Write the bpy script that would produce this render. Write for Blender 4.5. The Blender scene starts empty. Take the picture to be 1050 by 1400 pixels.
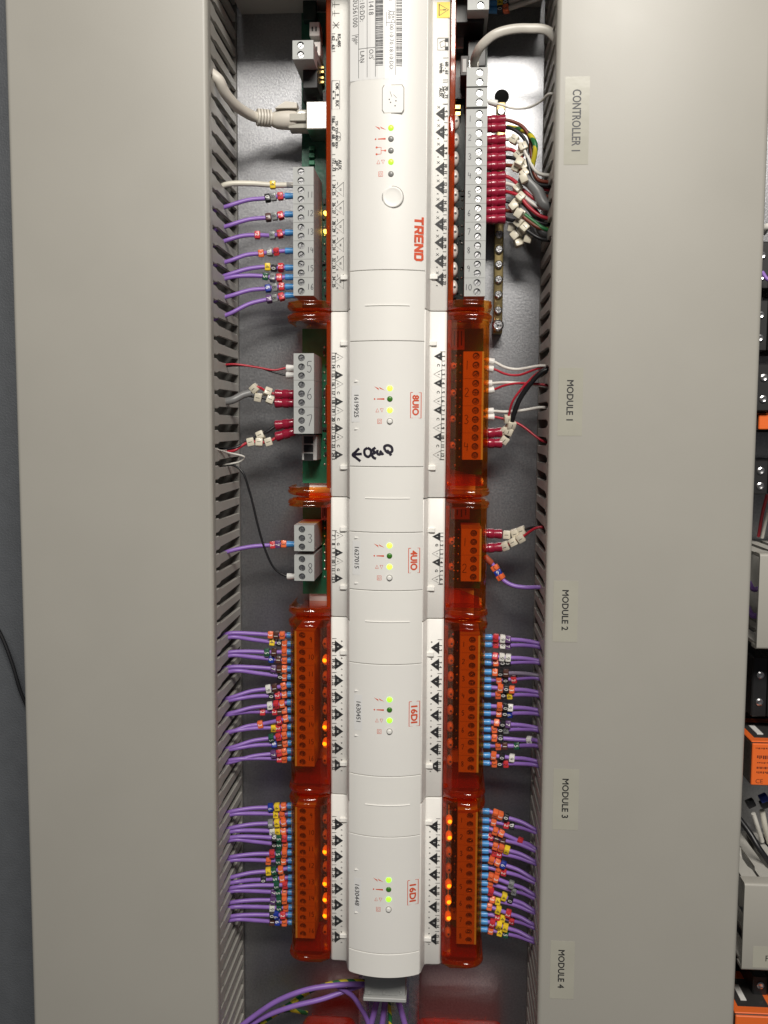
import bpy, bmesh, math, random
from mathutils import Vector, Matrix
random.seed(7)
scene = bpy.context.scene
COL = scene.collection
S = 0.001                                   # the code below is written in millimetres

# ------------------------------------------------------------------ camera
# panel coordinates: x right, y up, h out of the mounting plate towards the room
def W(x, y, h): return Vector((x, -h, y)) * S
CAM_D, CAM_F = 527.0, 1291.24
CR = ((0.99772362, -0.00479029, 0.06726537), (0.01057784, 0.99624329, -0.0859501), (-0.06660095, 0.08646597, 0.99402613))
cam = bpy.data.cameras.new('camera'); camo = bpy.data.objects.new('camera', cam); COL.objects.link(camo)
def cw(r): return Vector((r[0], r[2], -r[1]))
rt, dn, fw = cw(CR[0]), cw(CR[1]), cw(CR[2])
m = Matrix((rt, -dn, -fw)).transposed().to_4x4(); m.translation = W(0, 0, CAM_D)
camo.matrix_world = m
cam.sensor_fit = 'VERTICAL'; cam.sensor_height = 36; cam.lens = CAM_F / 1400 * 36
cam.clip_start = 0.02; cam.clip_end = 50
scene.camera = camo
def at(u, v, h):                            # where a sight line meets the plane at height h
    a, b, c = u - 525, v - 700, CAM_F
    d = [CR[0][i] * a + CR[1][i] * b + CR[2][i] * c for i in range(3)]
    t = (CAM_D - h) / d[2]
    return Vector((d[0] * t, -d[1] * t, h))
def pix(p):
    q = (p[0], -p[1], CAM_D - p[2])
    r = [sum(CR[i][k] * q[k] for k in range(3)) for i in range(3)]
    return 525 + CAM_F * r[0] / r[2], 700 + CAM_F * r[1] / r[2]
def YV(v, h, u=530): return at(u, v, h)[1]
def XV(u, h, v=600): return at(u, v, h)[0]

# ------------------------------------------------------------------ light
world = bpy.data.worlds.new('World'); scene.world = world; world.use_nodes = True
bg = world.node_tree.nodes['Background']; bg.inputs[0].default_value = (0.95, 0.96, 1.0, 1); bg.inputs[1].default_value = 0.055
def area(name, loc, target, power, sx, sy, colr):
    l = bpy.data.lights.new(name, 'AREA'); l.shape = 'RECTANGLE'; l.size = sx; l.size_y = sy; l.energy = power; l.color = colr
    o = bpy.data.objects.new(name, l); COL.objects.link(o); o.location = W(*loc)
    o.rotation_euler = (W(*target) - W(*loc)).to_track_quat('-Z', 'Y').to_euler()
    return o
area('ceiling_lamp', (150, 660, 1000), (0, 60, 0), 13.5, 0.46, 0.20, (1.0, 0.955, 0.88))
area('second_ceiling_lamp', (-260, 1150, 1500), (0, 0, 0), 5.0, 0.4, 0.16, (1.0, 0.96, 0.90))
scene.view_settings.view_transform = 'Standard'; scene.view_settings.look = 'None'
scene.view_settings.exposure = 0.0; scene.view_settings.gamma = 1.0
scene.view_settings.use_curve_mapping = False
scene.cycles.transparent_max_bounces = 24; scene.cycles.max_bounces = 10
scene.cycles.use_denoising = True

# ------------------------------------------------------------------ materials
MATS = {}
def mat(name, col, rough=0.5, metal=0.0, emit=None, estr=0.0, noise=0.0, nscale=300.0, bump=0.0, bscale=800.0, spec=0.5, coat=0.0, rvar=0.0):
    if name in MATS: return MATS[name]
    M = bpy.data.materials.new(name); M.use_nodes = True; nt = M.node_tree; N = nt.nodes; L = nt.links
    b = N['Principled BSDF']; b.inputs['Base Color'].default_value = (*col, 1); b.inputs['Roughness'].default_value = rough
    b.inputs['Metallic'].default_value = metal; b.inputs['Specular IOR Level'].default_value = spec; b.inputs['Coat Weight'].default_value = coat
    if emit: b.inputs['Emission Color'].default_value = (*emit, 1); b.inputs['Emission Strength'].default_value = estr
    tc = N.new('ShaderNodeTexCoord')
    if noise:
        n = N.new('ShaderNodeTexNoise'); n.inputs['Scale'].default_value = nscale; n.inputs['Detail'].default_value = 4
        L.new(tc.outputs['Object'], n.inputs['Vector'])
        r = N.new('ShaderNodeValToRGB')
        r.color_ramp.elements[0].position = 0.3; r.color_ramp.elements[1].position = 0.7
        r.color_ramp.elements[0].color = (*[c * (1 - noise) for c in col], 1); r.color_ramp.elements[1].color = (*[min(1, c * (1 + noise)) for c in col], 1)
        L.new(n.outputs['Fac'], r.inputs['Fac']); L.new(r.outputs['Color'], b.inputs['Base Color'])
        if rvar:
            mr = N.new('ShaderNodeMapRange'); mr.inputs['To Min'].default_value = rough - rvar; mr.inputs['To Max'].default_value = rough + rvar
            L.new(n.outputs['Fac'], mr.inputs['Value']); L.new(mr.outputs['Result'], b.inputs['Roughness'])
    if bump:
        n2 = N.new('ShaderNodeTexNoise'); n2.inputs['Scale'].default_value = bscale; n2.inputs['Detail'].default_value = 3
        L.new(tc.outputs['Object'], n2.inputs['Vector'])
        bp = N.new('ShaderNodeBump'); bp.inputs['Strength'].default_value = bump; bp.inputs['Distance'].default_value = 0.0005
        L.new(n2.outputs['Fac'], bp.inputs['Height']); L.new(bp.outputs['Normal'], b.inputs['Normal'])
    MATS[name] = M; return M
def clear_orange(name, tint, body, share):
    M = bpy.data.materials.new(name); M.use_nodes = True; nt = M.node_tree; N = nt.nodes; L = nt.links
    N.remove(N['Principled BSDF']); out = N['Material Output']
    t = N.new('ShaderNodeBsdfTransparent'); t.inputs[0].default_value = (*tint, 1)
    d = N.new('ShaderNodeBsdfDiffuse'); d.inputs[0].default_value = (*body, 1)
    tl = N.new('ShaderNodeBsdfTranslucent'); tl.inputs[0].default_value = (*body, 1)
    mx0 = N.new('ShaderNodeMixShader'); mx0.inputs[0].default_value = 0.5; L.new(d.outputs[0], mx0.inputs[1]); L.new(tl.outputs[0], mx0.inputs[2])
    mx = N.new('ShaderNodeMixShader'); mx.inputs[0].default_value = share; L.new(t.outputs[0], mx.inputs[1]); L.new(mx0.outputs[0], mx.inputs[2])
    g = N.new('ShaderNodeBsdfGlossy'); g.inputs['Roughness'].default_value = 0.09; g.inputs[0].default_value = (1, 1, 1, 1)
    lw = N.new('ShaderNodeLayerWeight'); lw.inputs[0].default_value = 0.5
    pw = N.new('ShaderNodeMath'); pw.operation = 'POWER'; pw.inputs[1].default_value = 4.0; L.new(lw.outputs['Facing'], pw.inputs[0])
    fr = N.new('ShaderNodeMath'); fr.operation = 'MULTIPLY_ADD'; fr.inputs[1].default_value = 0.75; fr.inputs[2].default_value = 0.045; L.new(pw.outputs[0], fr.inputs[0])
    tc = N.new('ShaderNodeTexCoord'); n2 = N.new('ShaderNodeTexNoise'); n2.inputs['Scale'].default_value = 60
    bp = N.new('ShaderNodeBump'); bp.inputs['Strength'].default_value = 0.25; bp.inputs['Distance'].default_value = 0.001
    L.new(tc.outputs['Object'], n2.inputs['Vector']); L.new(n2.outputs['Fac'], bp.inputs['Height']); L.new(bp.outputs['Normal'], g.inputs['Normal'])
    m2 = N.new('ShaderNodeMixShader'); L.new(fr.outputs[0], m2.inputs[0]); L.new(mx.outputs[0], m2.inputs[1]); L.new(g.outputs[0], m2.inputs[2])
    L.new(m2.outputs[0], out.inputs[0]); MATS[name] = M; return M
def steel_plate():
    M = bpy.data.materials.new('galvanised_steel'); M.use_nodes = True; nt = M.node_tree; N = nt.nodes; L = nt.links; b = N['Principled BSDF']
    tc = N.new('ShaderNodeTexCoord')
    v = N.new('ShaderNodeTexNoise'); v.inputs['Scale'].default_value = 900; v.inputs['Detail'].default_value = 3; v.inputs['Roughness'].default_value = 0.7
    L.new(tc.outputs['Object'], v.inputs['Vector'])
    w = N.new('ShaderNodeTexNoise'); w.inputs['Scale'].default_value = 14; w.inputs['Detail'].default_value = 5
    L.new(tc.outputs['Object'], w.inputs['Vector'])
    r = N.new('ShaderNodeValToRGB'); r.color_ramp.elements[0].position = 0.3; r.color_ramp.elements[1].position = 0.75
    r.color_ramp.elements[0].color = (0.285, 0.29, 0.31, 1); r.color_ramp.elements[1].color = (0.44, 0.442, 0.455, 1)
    L.new(v.outputs['Fac'], r.inputs['Fac']); L.new(r.outputs['Color'], b.inputs['Base Color'])
    b.inputs['Metallic'].default_value = 0.92
    ad = N.new('ShaderNodeMath'); ad.operation = 'ADD'; L.new(v.outputs['Fac'], ad.inputs[0]); L.new(w.outputs['Fac'], ad.inputs[1])
    mr = N.new('ShaderNodeMapRange'); mr.inputs['From Min'].default_value = 0.6; mr.inputs['From Max'].default_value = 1.4
    mr.inputs['To Min'].default_value = 0.28; mr.inputs['To Max'].default_value = 0.39
    L.new(ad.outputs[0], mr.inputs['Value']); L.new(mr.outputs['Result'], b.inputs['Roughness'])
    bp = N.new('ShaderNodeBump'); bp.inputs['Strength'].default_value = 0.16; bp.inputs['Distance'].default_value = 0.0004
    L.new(v.outputs['Fac'], bp.inputs['Height']); L.new(bp.outputs['Normal'], b.inputs['Normal'])
    return M
MATS['steel'] = steel_plate()
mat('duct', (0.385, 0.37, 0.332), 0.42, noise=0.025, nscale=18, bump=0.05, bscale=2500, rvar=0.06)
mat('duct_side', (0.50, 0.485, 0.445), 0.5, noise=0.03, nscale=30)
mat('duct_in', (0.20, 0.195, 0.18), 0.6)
mat('dark_wall', (0.10, 0.107, 0.118), 0.55, noise=0.06, nscale=120, bump=0.6, bscale=900)
mat('white', (0.86, 0.845, 0.805), 0.42, noise=0.012, nscale=40, bump=0.07, bscale=3500)
mat('white_front', (0.85, 0.835, 0.80), 0.38, noise=0.015, nscale=30, bump=0.10, bscale=4200)
mat('paper', (0.83, 0.825, 0.815), 0.35, noise=0.02, nscale=60)
mat('print', (0.02, 0.02, 0.022), 0.55)
mat('print_grey', (0.07, 0.07, 0.075), 0.55)
mat('ink', (0.02, 0.017, 0.03), 0.4)
mat('red_print', (0.70, 0.10, 0.04), 0.5)
mat('white_print', (0.82, 0.82, 0.8), 0.5)
mat('seam', (0.30, 0.29, 0.27), 0.7)
mat('pcb', (0.010, 0.085, 0.050), 0.35, noise=0.35, nscale=160, bump=0.2, bscale=500)
mat('pcb_light', (0.016, 0.17, 0.08), 0.38, noise=0.2, nscale=120)
mat('pcb_dark', (0.012, 0.030, 0.024), 0.4, noise=0.3, nscale=200)
mat('black', (0.014, 0.014, 0.015), 0.42, noise=0.2, nscale=80)
mat('dark', (0.035, 0.033, 0.032), 0.5)
mat('term', (0.43, 0.44, 0.43), 0.48, noise=0.04, nscale=120, bump=0.08, bscale=1500)
mat('well', (0.012, 0.012, 0.012), 0.8, spec=0.1)
mat('zinc', (0.72, 0.72, 0.73), 0.27, 1.0, noise=0.18, nscale=700, rvar=0.08)
mat('brass', (0.46, 0.36, 0.17), 0.34, 1.0, noise=0.2, nscale=200)
mat('tin', (0.75, 0.73, 0.68), 0.28, 1.0, noise=0.1, nscale=200)
mat('gold', (0.85, 0.60, 0.22), 0.3, 1.0)
clear_orange('cover', (0.955, 0.54, 0.16), (0.95, 0.20, 0.01), 0.022)
clear_orange('rim', (0.98, 0.43, 0.07), (0.82, 0.11, 0.008), 0.13)
clear_orange('strip', (0.95, 0.3, 0.05), (0.80, 0.12, 0.016), 0.42)
clear_orange('red_cap', (1.0, 0.25, 0.12), (0.85, 0.09, 0.04), 0.28)
mat('tape', (0.425, 0.413, 0.35), 0.20, noise=0.03, nscale=90, bump=0.06, bscale=220, coat=0.5)
mat('led_lens', (0.62, 0.60, 0.55), 0.3)
mat('led_amber', (1, 0.6, 0.1), 0.3, emit=(1.0, 0.66, 0.10), estr=4)
mat('led_glow', (0.9, 0.5, 0.15), 0.3, emit=(1.0, 0.5, 0.08), estr=0.3)
mat('led_green', (0.3, 1, 0.05), 0.3, emit=(0.36, 1.0, 0.03), estr=1.25)
mat('led_lime', (0.6, 1, 0.05), 0.3, emit=(0.62, 1.0, 0.10), estr=1.2)
mat('led_dim', (0.05, 0.20, 0.02), 0.3)
mat('led_off', (0.26, 0.26, 0.25), 0.25)
mat('yellow_sign', (0.85, 0.62, 0.03), 0.45)
CC = {'black': (0.016, 0.016, 0.018), 'brown': (0.085, 0.030, 0.022), 'red': (0.58, 0.035, 0.045), 'orange': (0.80, 0.15, 0.045), 'yellow': (0.85, 0.60, 0.03),
      'green': (0.012, 0.085, 0.045), 'blue': (0.012, 0.035, 0.30), 'violet': (0.12, 0.055, 0.17), 'grey': (0.24, 0.25, 0.25), 'white': (0.80, 0.79, 0.74), 'cream': (0.66, 0.61, 0.49)}
DIG = {'black': '0', 'brown': '1', 'red': '2', 'orange': '3', 'yellow': '4', 'green': '5', 'blue': '6', 'violet': '7', 'grey': '8', 'white': '9', 'cream': '1'}
for k, c in CC.items(): mat('mk_' + k, c, 0.4, noise=0.05, nscale=300, coat=0.15)
WC = {'purple': (0.275, 0.145, 0.50), 'white': (0.72, 0.70, 0.65), 'cream': (0.70, 0.67, 0.58), 'red': (0.42, 0.018, 0.035), 'black': (0.012, 0.012, 0.014), 'grey': (0.20, 0.20, 0.20),
      'brown': (0.17, 0.035, 0.018), 'earth': (0.42, 0.42, 0.02), 'darkgrey': (0.06, 0.06, 0.062), 'palegrey': (0.56, 0.53, 0.475), 'speckled': (0.17, 0.14, 0.20)}
for k, c in WC.items(): mat('w_' + k, c, 0.38, noise=0.08, nscale=90, bump=0.08, bscale=900)
def stripe_mat():
    M = bpy.data.materials.new('w_earth_stripe'); M.use_nodes = True; N = M.node_tree.nodes; L = M.node_tree.links; b = N['Principled BSDF']
    tc = N.new('ShaderNodeTexCoord'); w = N.new('ShaderNodeTexWave'); w.inputs['Scale'].default_value = 60; w.inputs['Distortion'].default_value = 1.0
    w.bands_direction = 'DIAGONAL'
    r = N.new('ShaderNodeValToRGB'); r.color_ramp.interpolation = 'CONSTANT'; r.color_ramp.elements[1].position = 0.5
    r.color_ramp.elements[0].color = (0.02, 0.17, 0.05, 1); r.color_ramp.elements[1].color = (0.70, 0.60, 0.04, 1)
    L.new(tc.outputs['Object'], w.inputs['Vector']); L.new(w.outputs['Fac'], r.inputs['Fac']); L.new(r.outputs['Color'], b.inputs['Base Color']); b.inputs['Roughness'].default_value = 0.4
    MATS['w_earth'] = M
stripe_mat()
mat('ferrule_blue', (0.07, 0.30, 0.66), 0.35, noise=0.06, nscale=300, coat=0.2)
mat('ferrule_white', (0.80, 0.79, 0.76), 0.4)
mat('ferrule_red', (0.29, 0.010, 0.035), 0.3, noise=0.12, nscale=400, coat=0.4)
mat('ferrule_grey', (0.30, 0.29, 0.28), 0.4)
mat('ferrule_rust', (0.40, 0.08, 0.04), 0.4)
mat('boot', (0.66, 0.62, 0.55), 0.45, noise=0.04, nscale=100)
mat('plug', (0.55, 0.53, 0.47), 0.12, spec=0.8)
mat('relay_orange', (0.85, 0.16, 0.03), 0.4)
mat('relay_clear', (0.07, 0.045, 0.035), 0.25)

# ------------------------------------------------------------------ mesh builder (panel coordinates, mm)
class MB:
    def __init__(self): self.v = []; self.f = []
    def add(self, vs, fs):
        o = len(self.v); self.v += [Vector(p) for p in vs]; self.f += [tuple(i + o for i in q) for q in fs]; return self
    def box(self, x0, x1, y0, y1, h0, h1, b=0.0, seg=1):
        if b <= 0:
            vs = [(x, y, h) for h in (h0, h1) for y in (y0, y1) for x in (x0, x1)]
            return self.add(vs, [(0, 2, 3, 1), (4, 5, 7, 6), (0, 1, 5, 4), (2, 6, 7, 3), (0, 4, 6, 2), (1, 3, 7, 5)])
        bm = bmesh.new(); bmesh.ops.create_cube(bm, size=1)
        for q in bm.verts: q.co = Vector(((x0 + x1) / 2 + q.co.x * (x1 - x0), (y0 + y1) / 2 + q.co.y * (y1 - y0), (h0 + h1) / 2 + q.co.z * (h1 - h0)))
        b = min(b, 0.45 * min(abs(x1 - x0), abs(y1 - y0), abs(h1 - h0)))
        bmesh.ops.bevel(bm, geom=bm.edges[:], offset=b, segments=seg, affect='EDGES', profile=0.5)
        bm.verts.index_update(); self.add([q.co.copy() for q in bm.verts], [[q.index for q in fc.verts] for fc in bm.faces]); bm.free(); return self
    def prism(self, poly, fn, t0, t1):        # closed polygon, fn(a, b, t) -> point, extruded from t0 to t1
        n = len(poly)
        self.add([fn(a, b, t0) for a, b in poly] + [fn(a, b, t1) for a, b in poly],
                 [tuple(range(n))[::-1], tuple(range(n, 2 * n))] + [(i, (i + 1) % n, n + (i + 1) % n, n + i) for i in range(n)]); return self
    def flat(self, poly, h): n = len(poly); self.add([(a, b, h) for a, b in poly], [tuple(range(n))]); return self
    def ring(self, outer, inner, h):
        n = len(outer); self.add([(a, b, h) for a, b in outer] + [(a, b, h) for a, b in inner], [(i, (i + 1) % n, n + (i + 1) % n, n + i) for i in range(n)]); return self
    def line(self, pts, w, h, closed=False):
        n = len(pts)
        if closed: pts = list(pts) + [pts[0], pts[1]]
        L, R = [], []
        for i, p in enumerate(pts):
            a = Vector(pts[max(0, i - 1)][:2]); b = Vector(pts[min(len(pts) - 1, i + 1)][:2]); d = (b - a)
            d = d.normalized() if d.length > 1e-6 else Vector((1, 0)); q = Vector((-d.y, d.x)) * w / 2
            L.append((p[0] + q.x, p[1] + q.y, h)); R.append((p[0] - q.x, p[1] - q.y, h))
        k = len(pts); self.add(L + R, [(k + i, k + i + 1, i + 1, i) for i in range(k - 1)]); return self
    def lathe(self, prof, n=12):              # (z, r) along +x axis
        vs = []; fs = []
        for z, r in prof:
            for k in range(n): a = 2 * math.pi * k / n; vs.append((z, r * math.cos(a), r * math.sin(a)))
        for i in range(len(prof) - 1):
            for k in range(n): k2 = (k + 1) % n; fs.append((i * n + k, i * n + k2, (i + 1) * n + k2, (i + 1) * n + k))
        fs.append(tuple(range(n))); e = (len(prof) - 1) * n; fs.append(tuple(range(e, e + n))[::-1])
        return self.add(vs, [f[::-1] for f in fs])
    def dome(self, x, y, h, r0, prof, n=14, rx=1, ry=1):   # stacked rings rising in h: (dh, r)
        vs = []; fs = []
        for dh, r in prof:
            for k in range(n): a = 2 * math.pi * k / n; vs.append((x + r * rx * math.cos(a), y + r * ry * math.sin(a), h + dh))
        for i in range(len(prof) - 1):
            for k in range(n): k2 = (k + 1) % n; fs.append((i * n + k, i * n + k2, (i + 1) * n + k2, (i + 1) * n + k))
        e = (len(prof) - 1) * n; fs.append(tuple(range(e, e + n)))
        return self.add(vs, fs)
    def tube(self, pts, r, n=8, flat=1.0, caps=True):
        pts = [Vector(p) for p in pts]; vs = []; fs = []; nrm = None
        for i, p in enumerate(pts):
            t = (pts[min(i + 1, len(pts) - 1)] - pts[max(i - 1, 0)]).normalized()
            if nrm is None: nrm = t.orthogonal().normalized() if abs(t.z) > .9 else (Vector((0, 0, 1)) - t * t.z).normalized()
            nrm = (nrm - t * nrm.dot(t)).normalized(); bi = t.cross(nrm)
            for k in range(n):
                a = 2 * math.pi * k / n; vs.append(p + nrm * math.cos(a) * r + bi * math.sin(a) * r * flat)
        for i in range(len(pts) - 1):
            for k in range(n): k2 = (k + 1) % n; fs.append((i * n + k, i * n + k2, (i + 1) * n + k2, (i + 1) * n + k))
        if caps: fs.append(tuple(range(n))[::-1]); e = (len(pts) - 1) * n; fs.append(tuple(range(e, e + n)))
        return self.add(vs, fs)
    def mesh(self, name, origin=(0, 0, 0), smooth=35):
        o = Vector(origin); me = bpy.data.meshes.new(name)
        me.from_pydata([W(*(p - o)) for p in self.v], [], self.f)
        if smooth:
            me.polygons.foreach_set('use_smooth', [True] * len(me.polygons)); me.set_sharp_from_angle(angle=math.radians(smooth))
        me.update(); return me
WL = {}
CONV = Matrix(((1, 0, 0), (0, 0, -1), (0, 1, 0)))     # panel axes -> world axes
def place(name, me, mt, parent, origin=(0, 0, 0), rot=None):
    o = bpy.data.objects.new(name, me); COL.objects.link(o)
    if mt is not None and me is not None and not me.materials: me.materials.append(MATS[mt] if isinstance(mt, str) else mt)
    WL[o.name] = Vector(origin)
    if parent is not None: o.parent = parent
    base = WL[parent.name] if parent is not None else Vector((0, 0, 0))
    R = (CONV @ rot @ CONV.transposed()).to_4x4() if rot is not None else Matrix.Identity(4)
    PR = PROT.get(parent.name) if parent is not None else None
    loc = W(*(Vector(origin) - base))
    if PR is not None: inv = PR.inverted(); loc = inv @ loc; R = inv.to_4x4() @ R
    if rot is not None: PROT[o.name] = (CONV @ rot @ CONV.transposed())
    elif PR is not None: PROT[o.name] = Matrix.Identity(3)
    o.matrix_local = Matrix.Translation(loc) @ R
    return o
PROT = {}
def obj(name, mb, mt, parent, origin=None, smooth=35):
    if origin is None: origin = WL[parent.name] if parent is not None else (0, 0, 0)
    return place(name, mb.mesh(name, origin, smooth), mt, parent, origin)
def thing(name, label, cat, base, group=None):
    o = bpy.data.objects.new(name, None); COL.objects.link(o); o.empty_display_size = 0.005; o.location = W(*base); WL[o.name] = Vector(base)
    return tag(o, label, cat, group)
def tag(o, label, cat, group=None):
    o['label'] = label; o['category'] = cat
    if group: o['group'] = group
    return o
CACHE = {}
def cached(key, fn):
    if key not in CACHE: CACHE[key] = fn().mesh(key)
    return CACHE[key]
def spline(pts, n=7):
    pts = [Vector(p) for p in pts]; out = []
    P = [pts[0] * 2 - pts[1]] + pts + [pts[-1] * 2 - pts[-2]]
    for i in range(1, len(P) - 2):
        a, b, c, d = P[i - 1], P[i], P[i + 1], P[i + 2]
        t1 = max((b - a).length ** .5, 1e-3); t2 = max((c - b).length ** .5, 1e-3); t3 = max((d - c).length ** .5, 1e-3)
        m1 = (c - b + ((b - a) / t1 - (c - a) / (t1 + t2)) * t2); m2 = (c - b + ((d - c) / t3 - (d - b) / (t2 + t3)) * t2)
        for k in range(n):
            t = k / n; out.append(b * (2 * t**3 - 3 * t**2 + 1) + m1 * (t**3 - 2 * t**2 + t) + c * (-2 * t**3 + 3 * t**2) + m2 * (t**3 - t**2))
    out.append(pts[-1]); return out

# ------------------------------------------------------------------ lettering
GLYPH = {}
def glyph(c):
    if c in GLYPH: return GLYPH[c]
    def ev(s):
        cu = bpy.data.curves.new('glyph', 'FONT'); cu.body = s; cu.resolution_u = 3; o = bpy.data.objects.new('glyph', cu); COL.objects.link(o)
        bpy.context.view_layer.update(); me = o.evaluated_get(bpy.context.evaluated_depsgraph_get()).to_mesh()
        r = ([v.co.copy() for v in me.vertices], [tuple(p.vertices) for p in me.polygons]); bpy.data.objects.remove(o); bpy.data.curves.remove(cu); return r
    v, f = ev(c); v2, _ = ev(c + c)
    adv = (max(p.x for p in v2) - max(p.x for p in v)) if v else 0.3
    GLYPH[c] = (v, f, adv); return GLYPH[c]
for c in 'CONTROLEMDU0123456789WBAVXRSaADdILINIPK:/+-~F': glyph(c)
def text(mb, s, x, y, h, size, rot=True, sx=1.0, center=True, gap=0.0, bold=0.0):
    if bold:
        for a, b in ((-bold, 0), (bold, 0), (0, -bold), (0, bold)): text(mb, s, x + a, y + b, h + .004 * (1 + a / bold) + .002 * (1 + b / bold), size, rot, sx, center, gap)
        return mb
    # size: capital height in mm; rot: reads downwards, tops of letters to the right
    k = size / 0.729; w = sum((glyph(c)[2] if c != ' ' else 0.3) + gap for c in s) * k * sx; cx = -w / 2 if center else 0
    for c in s:
        if c == ' ': cx += 0.3 * k * sx; continue
        v, f, a = glyph(c)
        if rot: mb.add([(x + (p.y * k - size / 2), y - (cx + p.x * k * sx), h) for p in v], f)
        else: mb.add([(x + cx + p.x * k * sx, y + p.y * k - size / 2, h) for p in v], f)
        cx += (a + gap) * k * sx
    return mb
HAND = {'0': [[(.5, 1), (.15, .7), (.2, .2), (.55, 0), (.85, .3), (.8, .8), (.5, 1)]], '1': [[(.5, 1), (.45, 0)]], '2': [[(.1, .8), (.4, 1), (.75, .8), (.6, .5), (.1, .05), (.8, .05)]],
        '3': [[(.1, .9), (.5, 1), (.75, .75), (.4, .55), (.8, .3), (.5, 0), (.1, .1)]], '4': [[(.25, 1), (.15, .5), (.85, .5)], [(.7, .85), (.65, 0)]],
        '5': [[(.8, 1), (.25, .95), (.2, .6), (.6, .6), (.75, .3), (.5, 0), (.15, .1)]], '6': [[(.7, 1), (.3, .6), (.2, .2), (.5, 0), (.75, .2), (.6, .45), (.25, .35)]],
        '7': [[(.1, .95), (.8, 1), (.4, 0)]], '8': [[(.5, .5), (.2, .75), (.5, 1), (.75, .75), (.25, .25), (.5, 0), (.8, .25), (.5, .5)]], '9': [[(.75, .7), (.4, .55), (.2, .8), (.5, 1), (.75, .8), (.65, 0)]]}
def hand(mb, s, x, y, h, size, w):
    for i, c in enumerate(s):
        ox = x + (i - (len(s) - 1) / 2) * size * 0.62
        for st in HAND[c]:
            q = spline([(a, b, 0) for a, b in st], 4)
            mb.line([(ox + (p.x - .5) * size * .62, y + (p.y - .5) * size) for p in q], w, h)
    return mb

# ------------------------------------------------------------------ setting: mounting plate and cabinet
XC = -30.6
def struct(name, mb, mt):
    o = obj(name, mb, mt, None); o['kind'] = 'structure'; return o
plate = struct('mounting_plate', MB().box(-218, 420, -470, 330, -2.5, 0, 0.6), 'steel')
wall = struct('cabinet_wall', MB().box(-520, -222, -620, 420, -24, -20), 'dark_wall')
hole = at(686, 132, 0)
obj('plate_hole', MB().dome(hole[0], hole[1], 0.06, 0, [(0, 3.9), (0.02, 3.9)], 20), 'well', plate)
pts = [at(-30, 820, -10), at(0, 865, -12), at(16, 905, -12), at(30, 950, -12), at(50, 990, -14), at(90, 1060, -15)]
t = thing('cable', 'thin black cable hanging on the dark grey wall at the far left', 'cable', pts[0]); obj('jacket', MB().tube(spline(pts), 1.1), 'w_black', t)

# ------------------------------------------------------------------ slotted wiring duct
DL_IN, DL_OUT, DR_IN, DR_OUT = -116.6, -214.7, 49.0, 145.8
def finger_mesh():
    pitch, g = 9.0, 4.7
    b = (pitch - g) / 2; hd = (pitch - 1.9) / 2
    poly = [(-b, 3), (b, 3), (b, 48), (hd, 51.5), (hd, 61), (-hd, 61), (-hd, 51.5), (-b, 48)]
    mb = MB().prism(poly, lambda a, h, t: (t, a, h), -0.9, 0.9)
    bm = bmesh.new(); vs = [bm.verts.new(p) for p in mb.v]; [bm.faces.new([vs[i] for i in f]) for f in mb.f]
    bmesh.ops.bevel(bm, geom=bm.edges[:], offset=0.28, segments=1, affect='EDGES'); bm.verts.index_update()
    r = MB().add([q.co.copy() for q in bm.verts], [[q.index for q in f.verts] for f in bm.faces]); bm.free(); return r
def duct(inner, outer, label):
    s = 1 if outer > inner else -1
    t = thing('wiring_duct', label, 'wiring duct', ((inner + outer) / 2, -470, 0))
    lo, hi = min(inner, outer), max(inner, outer)
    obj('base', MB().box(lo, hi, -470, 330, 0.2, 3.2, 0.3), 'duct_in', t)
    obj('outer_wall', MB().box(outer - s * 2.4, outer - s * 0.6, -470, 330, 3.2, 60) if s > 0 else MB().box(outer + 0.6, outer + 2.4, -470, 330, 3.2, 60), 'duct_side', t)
    # lid: shallow channel with rounded corners
    r = 2.3; arc = [(math.cos(a), math.sin(a)) for a in [math.radians(x) for x in (0, 22, 45, 68, 90)]]
    out = [(hi + 0.5, 60.6)] + [(hi + 0.5 - r + r * c, 67 - r + r * q) for c, q in arc] + [(lo - 0.5 + r - r * c, 67 - r + r * q) for c, q in arc[::-1]] + [(lo - 0.5, 60.6)]
    inn = [(lo + 0.9, 60.6), (lo + 0.9, 65.4), (hi - 0.9, 65.4), (hi - 0.9, 60.6)]
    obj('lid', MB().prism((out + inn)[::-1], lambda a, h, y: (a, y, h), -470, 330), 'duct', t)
    me = cached('finger', finger_mesh); x = inner + s * 1.0
    y = 212.0 + (0 if s < 0 else 3.1)
    y0 = y
    while y > -400: place('finger', me, 'duct_side', t, (x, y, 0)); y -= 9.0
    y = y0 + 9.0
    while y < 260: place('finger', me, 'duct_side', t, (x, y, 0)); y += 9.0
    return t
duct_l = duct(DL_IN, DL_OUT, 'left grey slotted wiring duct with a plain unlabelled lid')
duct_r = duct(DR_IN, DR_OUT, 'right grey slotted wiring duct carrying the module name stickers on its lid')
t = thing('wiring_duct', 'horizontal grey wiring duct closing the top of the bay', 'wiring duct', (-34, 224, 0))
obj('base', MB().box(-114, 47, 224, 300, .2, 60), 'duct_side', t); obj('lid', MB().box(-114.6, 47.6, 223, 301, 60.4, 67, 1.2, 2), 'duct', t)
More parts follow.
